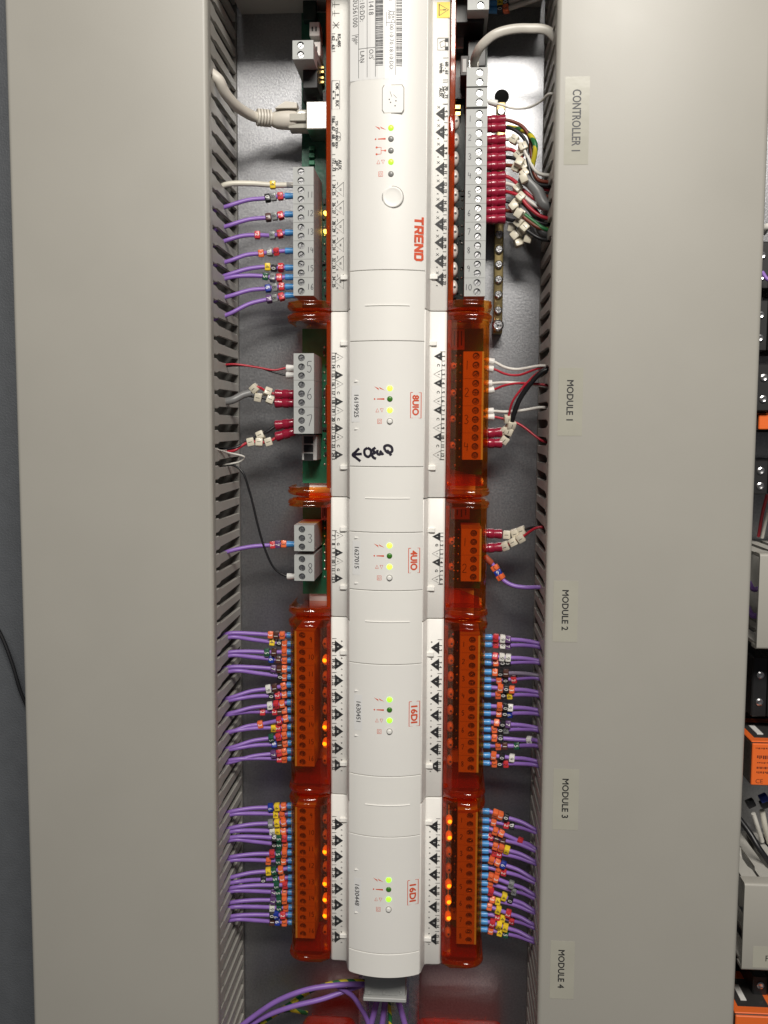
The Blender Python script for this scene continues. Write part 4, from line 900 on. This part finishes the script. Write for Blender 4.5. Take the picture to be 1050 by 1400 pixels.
for lab, c, pp in (('white wire with white ferrule, topmost right of the first module', 'white', [(664, 492, 28), (676, 495, 28), (690, 502, 30), (706, 505, 32), (744, 500, 38)]),
                   ('red wire with white ferrule, just below the topmost white wire', 'red', [(663, 503, 28), (676, 505, 28), (690, 511, 30), (708, 513, 32), (744, 502, 37)]),
                   ('white wire with white ferrule crossing the right of the first module at mid height', 'white', [(661, 524, 28), (672, 524, 28), (690, 523, 30), (710, 524, 31), (744, 528, 34)]),
                   ('red wire with white ferrule rising to the right duct at mid height', 'red', [(664, 535, 28), (674, 533, 28), (690, 527, 30), (708, 524, 32), (744, 526, 35)]),
                   ('white wire with white ferrule above the cream marker cluster', 'white', [(663, 562, 28), (674, 562, 28), (690, 563, 30), (715, 561, 31), (743, 557, 34)]),
                   ('red wire with white ferrule passing behind cream markers down to the right duct', 'red', [(664, 570, 28), (675, 570, 28), (690, 573, 29), (710, 580, 30), (742, 603, 33)])):
    field(lab, pp, c, .75 if c == 'white' else .62, G, 'white', side=1)
field('upper red-sleeved wire beside the digit 4 terminal, rising thin and red', [(660, 593, 28), (684, 591, 28), (691, 588, 29), (694, 578, 31), (696, 566, 33), (703, 545, 36), (744, 505, 40)], 'red', .62, G, 'red', [(690, 590, 'cream'), (692, 572, 'cream')], side=1)
field('thick black cable beside the digit 4 terminal with red sleeve and cream markers', [(660, 606, 28), (684, 606, 28), (691, 600, 29), (698, 584, 31), (702, 568, 34), (714, 540, 37), (746, 506, 41)], 'black', 1.35, G, 'red', [(690, 603, 'cream'), (696, 592, 'cream'), (699, 582, 'cream')], side=1)
G = 'wires in the right of the second module'
field('upper red-sleeved wire right of the second module, three cream markers', [(660, 729, 28), (684, 730, 28), (694, 731, 28.5), (704, 729, 29), (714, 725, 30), (736, 720, 34)], 'black', .7, G, 'red', [(693, 731, 'cream'), (704, 729, 'cream'), (713, 725, 'cream')], side=1)
field('lower red-sleeved wire right of the second module, three cream markers', [(660, 750, 28), (684, 748, 28), (692, 746, 29), (702, 741, 31), (713, 735, 32), (736, 721, 36)], 'red', .7, G, 'red', [(691, 746.5, 'cream'), (702, 741, 'cream'), (712, 736, 'cream')], side=1)
field('purple wire bending right of the second module, orange blue orange markers', [(662, 760, 28), (674, 772, 28), (680, 781, 28.5), (687, 792, 29), (700, 800, 30), (718, 803, 31), (740, 803, 33)], 'purple', 1.12, G, 'rust', [(677, 775, 'orange'), (681, 782, 'blue'), (684.5, 789, 'orange')], side=1, big=False)

# controller, right side ------------------------------------------------------
G = 'wires in the right terminals of the controller'
reds = [(165, 'brown', [(700, 166), (714, 173), (724, 188), (727, 215), (735, 245)], []), (175, 'black', [(700, 176), (712, 184), (720, 196), (722, 222), (733, 250)], []),
        (192, 'white', [(700, 190), (712, 197), (720, 212), (735, 236)], [(703, 198), (712, 206)]), (205, 'red', [(700, 205), (710, 213), (720, 226), (738, 256)], [(709, 212)]),
        (216, 'black', [(700, 216), (710, 220), (720, 232), (738, 262)], [(718, 222)]), (227, 'brown', [(700, 227), (710, 231), (722, 243), (740, 266)], [(706, 229), (717, 236)]),
        (242, 'red', [(698, 244), (706, 250), (718, 262), (738, 276)], []), (252, 'white', [(700, 253), (708, 258), (718, 270), (738, 284)], [(708, 257)]),
        (263, 'red', [(700, 264), (710, 268), (722, 282), (740, 296)], [(712, 266)]), (276, 'black', [(698, 277), (706, 281), (716, 292), (736, 304)], [(704, 280)]),
        (289, 'brown', [(698, 289), (708, 290), (720, 300), (738, 312)], [(712, 290)]), (300, 'black', [(698, 301), (708, 303), (722, 316), (738, 326)], [(705, 318), (714, 325)])]
for n, (v, c, mid, mk) in enumerate(reds):
    pp = [(664, v, 28), (690, v - 1, 28.5)] + [(u, w, 29 + 1.3 * i + (n % 3)) for i, (u, w) in enumerate(mid)]
    field('%s red-sleeved wire down right of the controller, %s core' % (ORD[n + 1], c), pp, c, .95, G, 'red', [(u, w, 'cream') for u, w in mk], side=1)
field('thin white wire crossing the black plate hole to the right duct', [(668, 139, 30), (688, 144, 30), (700, 148, 30), (722, 147, 33), (740, 138, 38), (752, 128, 44)], 'white', .6, G, 'white', side=1)
field('green and yellow earth wire between the red sleeves and the right duct', [(738, 262, 22), (730, 244, 28), (728, 228, 33), (731, 212, 36), (732, 200, 37), (728, 189, 35), (718, 180, 26), (706, 176, 18), (694, 174, 12)], 'earth', 1.3, None)
field('thick grey cable entering the right duct among the cream markers', [(712, 243, 32), (722, 248, 33), (735, 262, 34), (745, 280, 36)], 'grey', 3.0, None, side=1, name='cable', cat='cable')
field('dark grey cable below the thick grey cable, going into the right duct', [(714, 272, 26), (724, 282, 27), (736, 300, 30), (742, 318, 32)], 'darkgrey', 2.3, None, side=1, name='cable', cat='cable')
field('yellow and green wire under the lowest red sleeve, heading into the right duct', [(704, 285, 31), (718, 294, 32), (730, 303, 33), (742, 312, 34)], 'earth', 1.1, None, side=1)
for n, (u, v, h, ang) in enumerate([(710, 222, 35, .5), (702, 282, 35, .9), (709, 292, 36, .6), (704, 322, 28, -.7), (713, 316, 29, .8), (722, 326, 30, .3), (709, 332, 27, 1.2), (716, 244, 37, -.4), (700, 311, 27, .2)]):
    p = at(u, v, h); o = place('cable_marker', cached('marker_cream_1', lambda: marker_mesh(True)), 'mk_cream', None, p, frame(Vector((math.cos(ang), -math.sin(ang), .15)), .2 * (n % 3 - 1)))
    tag(o, ['cream cable marker sleeve under the fifth red sleeve', 'cream cable marker sleeve beside the tenth red sleeve', 'larger-looking cream marker sleeve beside the eleventh red sleeve', 'cream marker sleeve at the left of the bunch above the earth bar screws',
            'top cream marker sleeve of the bunch above the earth bar screws', 'rightmost cream marker sleeve of the bunch above the earth bar screws', 'lowest cream marker sleeve of the bunch above the earth bar screws', 'cream marker sleeve lying on the thick grey cable', 'cream marker sleeve just under the lowest red sleeve'][n], 'cable marker', 'loose cream marker sleeves')
# earth bar
a, b_ = at(687, 140, 12), at(678.5, 456, 12); x0 = (a[0] + b_[0]) / 2
t = thing('earth_bar', 'brass earth bar with a column of cross-head screws, lower right of the controller', 'earth bar', (x0, b_[1], 0))
obj('bar', MB().box(x0 - 2.4, x0 + 2.4, b_[1], a[1], 6, 13, .5, 2), 'brass', t); obj('foot', MB().box(x0 - 2.6, x0 + 2.6, b_[1] + .4, b_[1] + 7, .1, 6), 'black', t)
def cross_screw(r):
    mb = MB(); mb.dome(0, 0, 0, 0, [(0, r), (1.6, r), (2.3, r * .72), (2.3, r * .60), (1.5, r * .5)], 18)
    for k in range(2): mb.box(-r * .56 if k == 0 else -r * .14, r * .56 if k == 0 else r * .14, -r * .14 if k == 0 else -r * .56, r * .14 if k == 0 else r * .56, 1.45, 2.15)
    return mb
for k, v in enumerate((153, 320.5, 341, 361.5, 382, 402.5, 424)):
    p = at(682, v, 14); place('screw', cached('cross_small', lambda: cross_screw(2.1)), 'zinc', t, (x0, p[1], 13), Matrix.Rotation(random.uniform(0, 1), 3, 'Z'))
place('screw', cached('cross_big', lambda: cross_screw(3.1)), 'zinc', t, (x0, YV(445, 14, 680), 13), Matrix.Rotation(.4, 3, 'Z'))
# top right plug wires and flat telephone lead
G = 'wires at the top right terminal'
for n, (v, ms) in enumerate(((5, [(684, 5, 'yellow'), (692, 3, 'black')]), (14, [(684, 14, 'black'), (692, 13, 'orange')]))):
    field('%s blue-ferruled wire at the top right edge, %s' % (('upper', 'yellow and black markers'), ('lower', 'black and orange markers'))[n], [(664, v, 28), (680, v, 28), (693, v - 2, 29), (712, v - 8, 32), (735, v - 16, 36), (750, v - 26, 40)], 'palegrey', 1.25, G, 'blue', ms, side=1, big=False)
pts = [at(*p) for p in ((647, 92, 22), (649, 80, 32), (658, 63, 40), (675, 48, 43), (695, 41, 43), (722, 39, 42), (752, 44, 42))] + [Vector((62, 172, 38)), Vector((80, 150, 30))]
t = thing('telephone_lead', 'flat pale grey lead curving from the board to the right duct', 'cable', pts[0]); obj('jacket', MB().tube(spline(pts), 1.2, 14, 1.9), 'w_palegrey', t, smooth=60)
a = at(646, 92, 24); obj('plug', MB().box(a[0] - 3.2, a[0] + 3.2, a[1] - 4, a[1] + 3, 16, 26, .5), 'plug', t)
# network lead
t = thing('network_lead', 'cream network cable with ribbed boot plugged into the metal jack', 'cable', at(418, 160, 22))
pts = [at(*p) for p in ((388, 162, 22), (370, 162, 23), (350, 160, 26), (335, 153, 32), (320, 142, 40), (306, 124, 48), (298, 108, 52))] + [Vector((-128, 178, 50)), Vector((-138, 160, 44)), Vector((-142, 130, 36))]
obj('jacket', MB().tube(spline(pts), 2.7, 12), 'boot', t, smooth=60)
a, b_ = at(394, 150, 25), at(420, 175, 25); obj('plug', MB().box(a[0], b_[0] + 2, b_[1], a[1], 15, 25, .6, 2), 'plug', t)
c = obj('latch', MB().box(a[0] + 1, b_[0], (a[1] + b_[1]) / 2 - 1.6, (a[1] + b_[1]) / 2 + 2.2, 25, 27, .3), 'plug', t)
yc = at(388, 162, 24)[1]; x0, x1 = XV(372, 24), XV(414, 24)
mb = MB().lathe([(0, 3.0), (1, 3.7), (3, 4.6), (6, 5.1), (10, 5.3), (13, 5.0), (14, 4.4)], 14)
for p in mb.v: p.x += x0; p.z = p.z * .92 + 22; p.y = p.y + yc
bt = obj('boot', mb, 'boot', t, smooth=50)
vz = [(0, 0), (5.5, 3.4), (11.5, 2.6), (11.5, 0)]
obj('boot_wing', MB().prism([(x0 + 3 + x, yc + 4.2 + y) for x, y in vz], lambda a, b, q: (a, b, q), 21, 27.5), 'boot', bt)
for k in range(5):
    p = pts[1].lerp(pts[2], (k + .3) / 5.0); d = (pts[2] - pts[1])
    mb2 = cached('boot_rib', lambda: MB().lathe([(-.55, 2.8), (-.5, 4.3), (.5, 4.5), (.55, 2.8)], 14)); place('rib', mb2, 'boot', bt, p, frame(-d))

# bottom wires ----------------------------------------------------------------
G = 'wires below the lowest module'
field('thick purple wire arching up from the bottom left to the end clip', [(318, 1412, 30), (345, 1391, 31), (380, 1368, 32), (420, 1353, 31), (460, 1347, 28), (498, 1346, 22), (520, 1350, 14)], 'purple', 1.5, G)
field('purple wire below the thick one, passing behind the end clip', [(322, 1416, 26), (360, 1391, 27), (400, 1376, 27), (440, 1366, 25), (480, 1352, 20), (510, 1342, 12)], 'purple', 1.45, G)
field('green and yellow wire over the purple pair at the bottom left', [(352, 1402, 20), (392, 1376, 20), (430, 1352, 22), (465, 1343, 22), (500, 1342, 16), (520, 1342, 12)], 'earth', 1.4, G)
field('short green and yellow wire at the bottom edge on the left', [(330, 1412, 22), (350, 1397, 22), (372, 1386, 18), (395, 1381, 10), (420, 1385, 6)], 'earth', 1.2, G)
field('purple wire falling from the arch toward the rail', [(462, 1349, 24), (480, 1360, 22), (492, 1376, 18), (502, 1395, 14), (508, 1420, 12)], 'purple', 1.4, G)
for n, (pp, c, lab) in enumerate((([(516, 1366, 16), (512, 1382, 15), (505, 1410, 14)], 'purple', 'left purple wire hanging under the end clip'), ([(527, 1366, 14), (525, 1382, 14), (521, 1412, 13)], 'purple', 'middle purple wire hanging under the end clip'),
        ([(543, 1364, 16), (548, 1380, 15), (556, 1410, 14)], 'purple', 'right purple wire hanging under the end clip'), ([(531, 1366, 12), (533, 1384, 12), (534, 1412, 12)], 'earth', 'green and yellow wire hanging under the end clip'))):
    field(lab, pp, c, 1.7 if c == 'purple' else 1.1, G)

# ------------------------------------------------------------------ gear seen beyond the right duct
def gear_duct(label, u0, v0, v1, txt=None):
    a, b_ = at(u0, v0, 66), at(u0, v1, 66); x0 = a[0]; y0, y1 = a[1], b_[1]
    t = thing('wiring_duct', label, 'wiring duct', (x0, y1, 0)); 
    obj('base', MB().box(x0 + 1, 400, y1 + 1, y0 - 1, .2, 3), 'duct_in', t)
    r = 1.4; arc = [(math.cos(q), math.sin(q)) for q in [math.radians(x) for x in (0, 30, 60, 90)]]
    out = [(y0, 58)] + [(y0 - r + r * c, 66 - r + r * s) for c, s in arc] + [(y1 + r - r * c, 66 - r + r * s) for c, s in arc[::-1]] + [(y1, 58), (y1 + 1.6, 58), (y1 + 1.6, 64.4), (y0 - 1.6, 64.4), (y0 - 1.6, 58)]
    obj('lid', MB().prism(out, lambda y, h, x: (x, y, h), x0, 400), 'duct', t)
    poly = [(-2.7, 3), (2.7, 3), (2.7, 45), (3.8, 49), (3.8, 60), (-3.8, 60), (-3.8, 49), (-2.7, 45)]
    for y in (y0 - 1.5, y1 + 1.5):
        for k in range(6):
            me = cached('side_finger', lambda: MB().prism(poly, lambda a, h, q: (a, q, h), -.8, .8)); place('finger', me, 'duct_side', t, (x0 + 5 + k * 9, y, 0))
    if txt:
        p = at(1046, 1310, 66); st = obj('sticker', MB().box(p[0] - 6, p[0] + 30, p[1] - 5, p[1] + 6, 66.02, 66.1), 'tape', t); q = at(1048.5, 1310, 66)
        obj('lettering', text(MB(), txt, q[0], q[1], 66.14, 3.2, rot=False), 'print', st, smooth=0)
gear_duct('short grey duct end showing at the right edge, upper one', 1039.5, 757, 888)
gear_duct('grey duct end at the lower right edge with a letter sticker', 1018.5, 1208, 1327, 'F')
def gear_terms(label, v0, v1, h, u0=1030):
    a, b_ = at(u0, v0, h), at(u0, v1, h); x0 = max(a[0], 152); t = thing('terminal_rail', label, 'terminals', (x0, b_[1], 0), 'black terminals beyond the right duct')
    n = max(1, int((400 - x0) / 12)); 
    for k in range(5):
        x = x0 + k * 8; o = obj('terminal', MB().box(x, x + 7.6, b_[1], a[1], 1, h, .6), 'black', t)
        for q in (.3, .75):
            y = a[1] + (b_[1] - a[1]) * q; place('screw', cached('gear_screw', lambda: MB().dome(0, 0, 0, 0, [(0, 1.9), (.5, 1.9), (.8, 1.2), (.6, .5)], 12)), 'zinc', o, (x + 3.8, y, h))
for lab, v0, v1, h in (('dark screw terminals high at the right edge beside the duct', 330, 395, 34), ('dark screw terminals at the right edge under the highest group', 410, 480, 34), ('black screw terminals at the right edge above the orange sliver', 497, 562, 44), ('black screw terminal at the right edge just above the upper duct end', 630, 676, 44), ('black screw terminals above the orange relay', 898, 980, 40), ('black screw terminals below the lettered duct end', 1334, 1376, 38)):
    gear_terms(lab, v0, v1, h)
def relay(label, u0, v0, u1, v1, h, txt=True):
    a, b_ = at(u0, v0, h), at(u1, v1, h); x0, x1, y0, y1 = a[0], a[0] + 22, a[1], b_[1]
    t = thing('relay', label, 'relay', ((x0 + x1) / 2, y1, 0), 'orange plug-in relays'); obj('body', MB().box(x0 - .2, x1, y1, y0, 14, h - 1.5, .8), 'relay_clear', t)
    obj('face', MB().box(x0, x1 - .5, y1 + .3, y0 - .3, h - 1.5, h, .4), 'relay_orange', t); obj('base', MB().box(x0 - 1, x1 + 1, y1 - 1, y0 + 1, 1, 14, .6), 'black', t)
    tp = obj('top_frame', MB().box(x0 - .1, x1, y0 - .2, y0 + .6, 16, h - 1.6, .3), 'relay_orange', t)
    w = obj('window', MB().box(x0 + 3, x1 - 3, y0 + .55, y0 + .75, 24, h - 7), 'dark', tp); obj('contact', MB().box(x0 + 6, x0 + 9, y0 + .7, y0 + 1.1, 30, h - 12), 'ferrule_white', tp)
    if txt:
        mb = MB(); rr = random.Random(4)
        for dy, hh_, x_, n_ in ((2.2, .9, 1.6, 8), (6.2, 2.2, 2.4, 9), (9.6, .8, 2.6, 12), (12.0, 1.5, 2.4, 14), (14.4, 1.2, 2.4, 14)):
            x = x0 + x_
            for k in range(n_):
                w_ = rr.uniform(.25, .8); mb.box(x, x + w_, y0 - dy - hh_ * rr.uniform(.6, 1), y0 - dy, h, h + .03); x += w_ + rr.uniform(.2, .45)
        text(mb, 'CE', x0 + 3.9, y1 + 2.6, h + .05, 2.3, rot=False)
        obj('print', mb, 'w_brown', t, smooth=0)
relay('orange relay with black print at the right edge between the duct ends', 1029, 1016, 1050, 1075, 56); relay('orange relay cut off by the lower right corner', 1006, 1388, 1050, 1450, 56, False); relay('orange relay sliver at the right edge above the upper duct end', 1038, 566, 1050, 588, 40, False)
G = 'loose wires beyond the right duct'
for lab, pp, c, r in (('white wire beyond the right duct, high at the right edge', [(1043, 318, 30), (1049, 310, 34), (1062, 312, 34)], 'white', 1.8), ('purple wire beyond the right duct, under the high white one', [(1042, 372, 40), (1050, 382, 42), (1064, 380, 42)], 'purple', 1.0),
        ('red wire rising beside the upper duct end', [(1037, 733, 10), (1043, 700, 20), (1050, 672, 26)], 'red', .9), ('white wire rising beside the upper duct end', [(1042, 735, 12), (1049, 705, 20), (1058, 680, 26)], 'white', .9),
        ('purple wire tucked left of the upper duct end, higher one', [(1024, 796, 20), (1031, 806, 24), (1046, 800, 24)], 'purple', 1.3), ('purple wire tucked left of the upper duct end, lower one', [(1022, 830, 20), (1030, 842, 26), (1045, 838, 24)], 'purple', 1.5),
        ('white wire tucked below the purple ones by the upper duct end', [(1020, 874, 22), (1030, 868, 28), (1046, 864, 26)], 'white', 1.4), ('left white wire under the orange relay', [(1030, 1112, 28), (1035, 1128, 26), (1042, 1150, 20)], 'white', 1.2),
        ('right white wire under the orange relay', [(1042, 1108, 28), (1046, 1130, 26), (1052, 1152, 20)], 'cream', 1.5), ('black wire crossing in front of the lettered duct top', [(1010, 1118, 34), (1026, 1140, 40), (1038, 1160, 44), (1054, 1182, 46)], 'black', 1.5),
        ('white wire at the left end of the lettered duct', [(1010, 1160, 22), (1013, 1180, 34), (1018, 1198, 44), (1022, 1206, 48)], 'white', 1.2)):
    field(lab, pp, c, r, G)
for lab, u, v, c in (('blue marker sleeve under the orange relay', 1044, 1091, 'blue'), ('left black marker sleeve under the orange relay', 1026, 1098, 'black'), ('right black marker sleeve under the orange relay', 1045, 1099, 'black')):
    p = at(u, v, 32); o = place('cable_marker', cached('marker_%s_1' % c, lambda: marker_mesh(True)), 'mk_' + c, None, p, frame(Vector((.5, -1, 0)), 0)); tag(o, lab, 'cable marker', 'marker sleeves beyond the right duct')
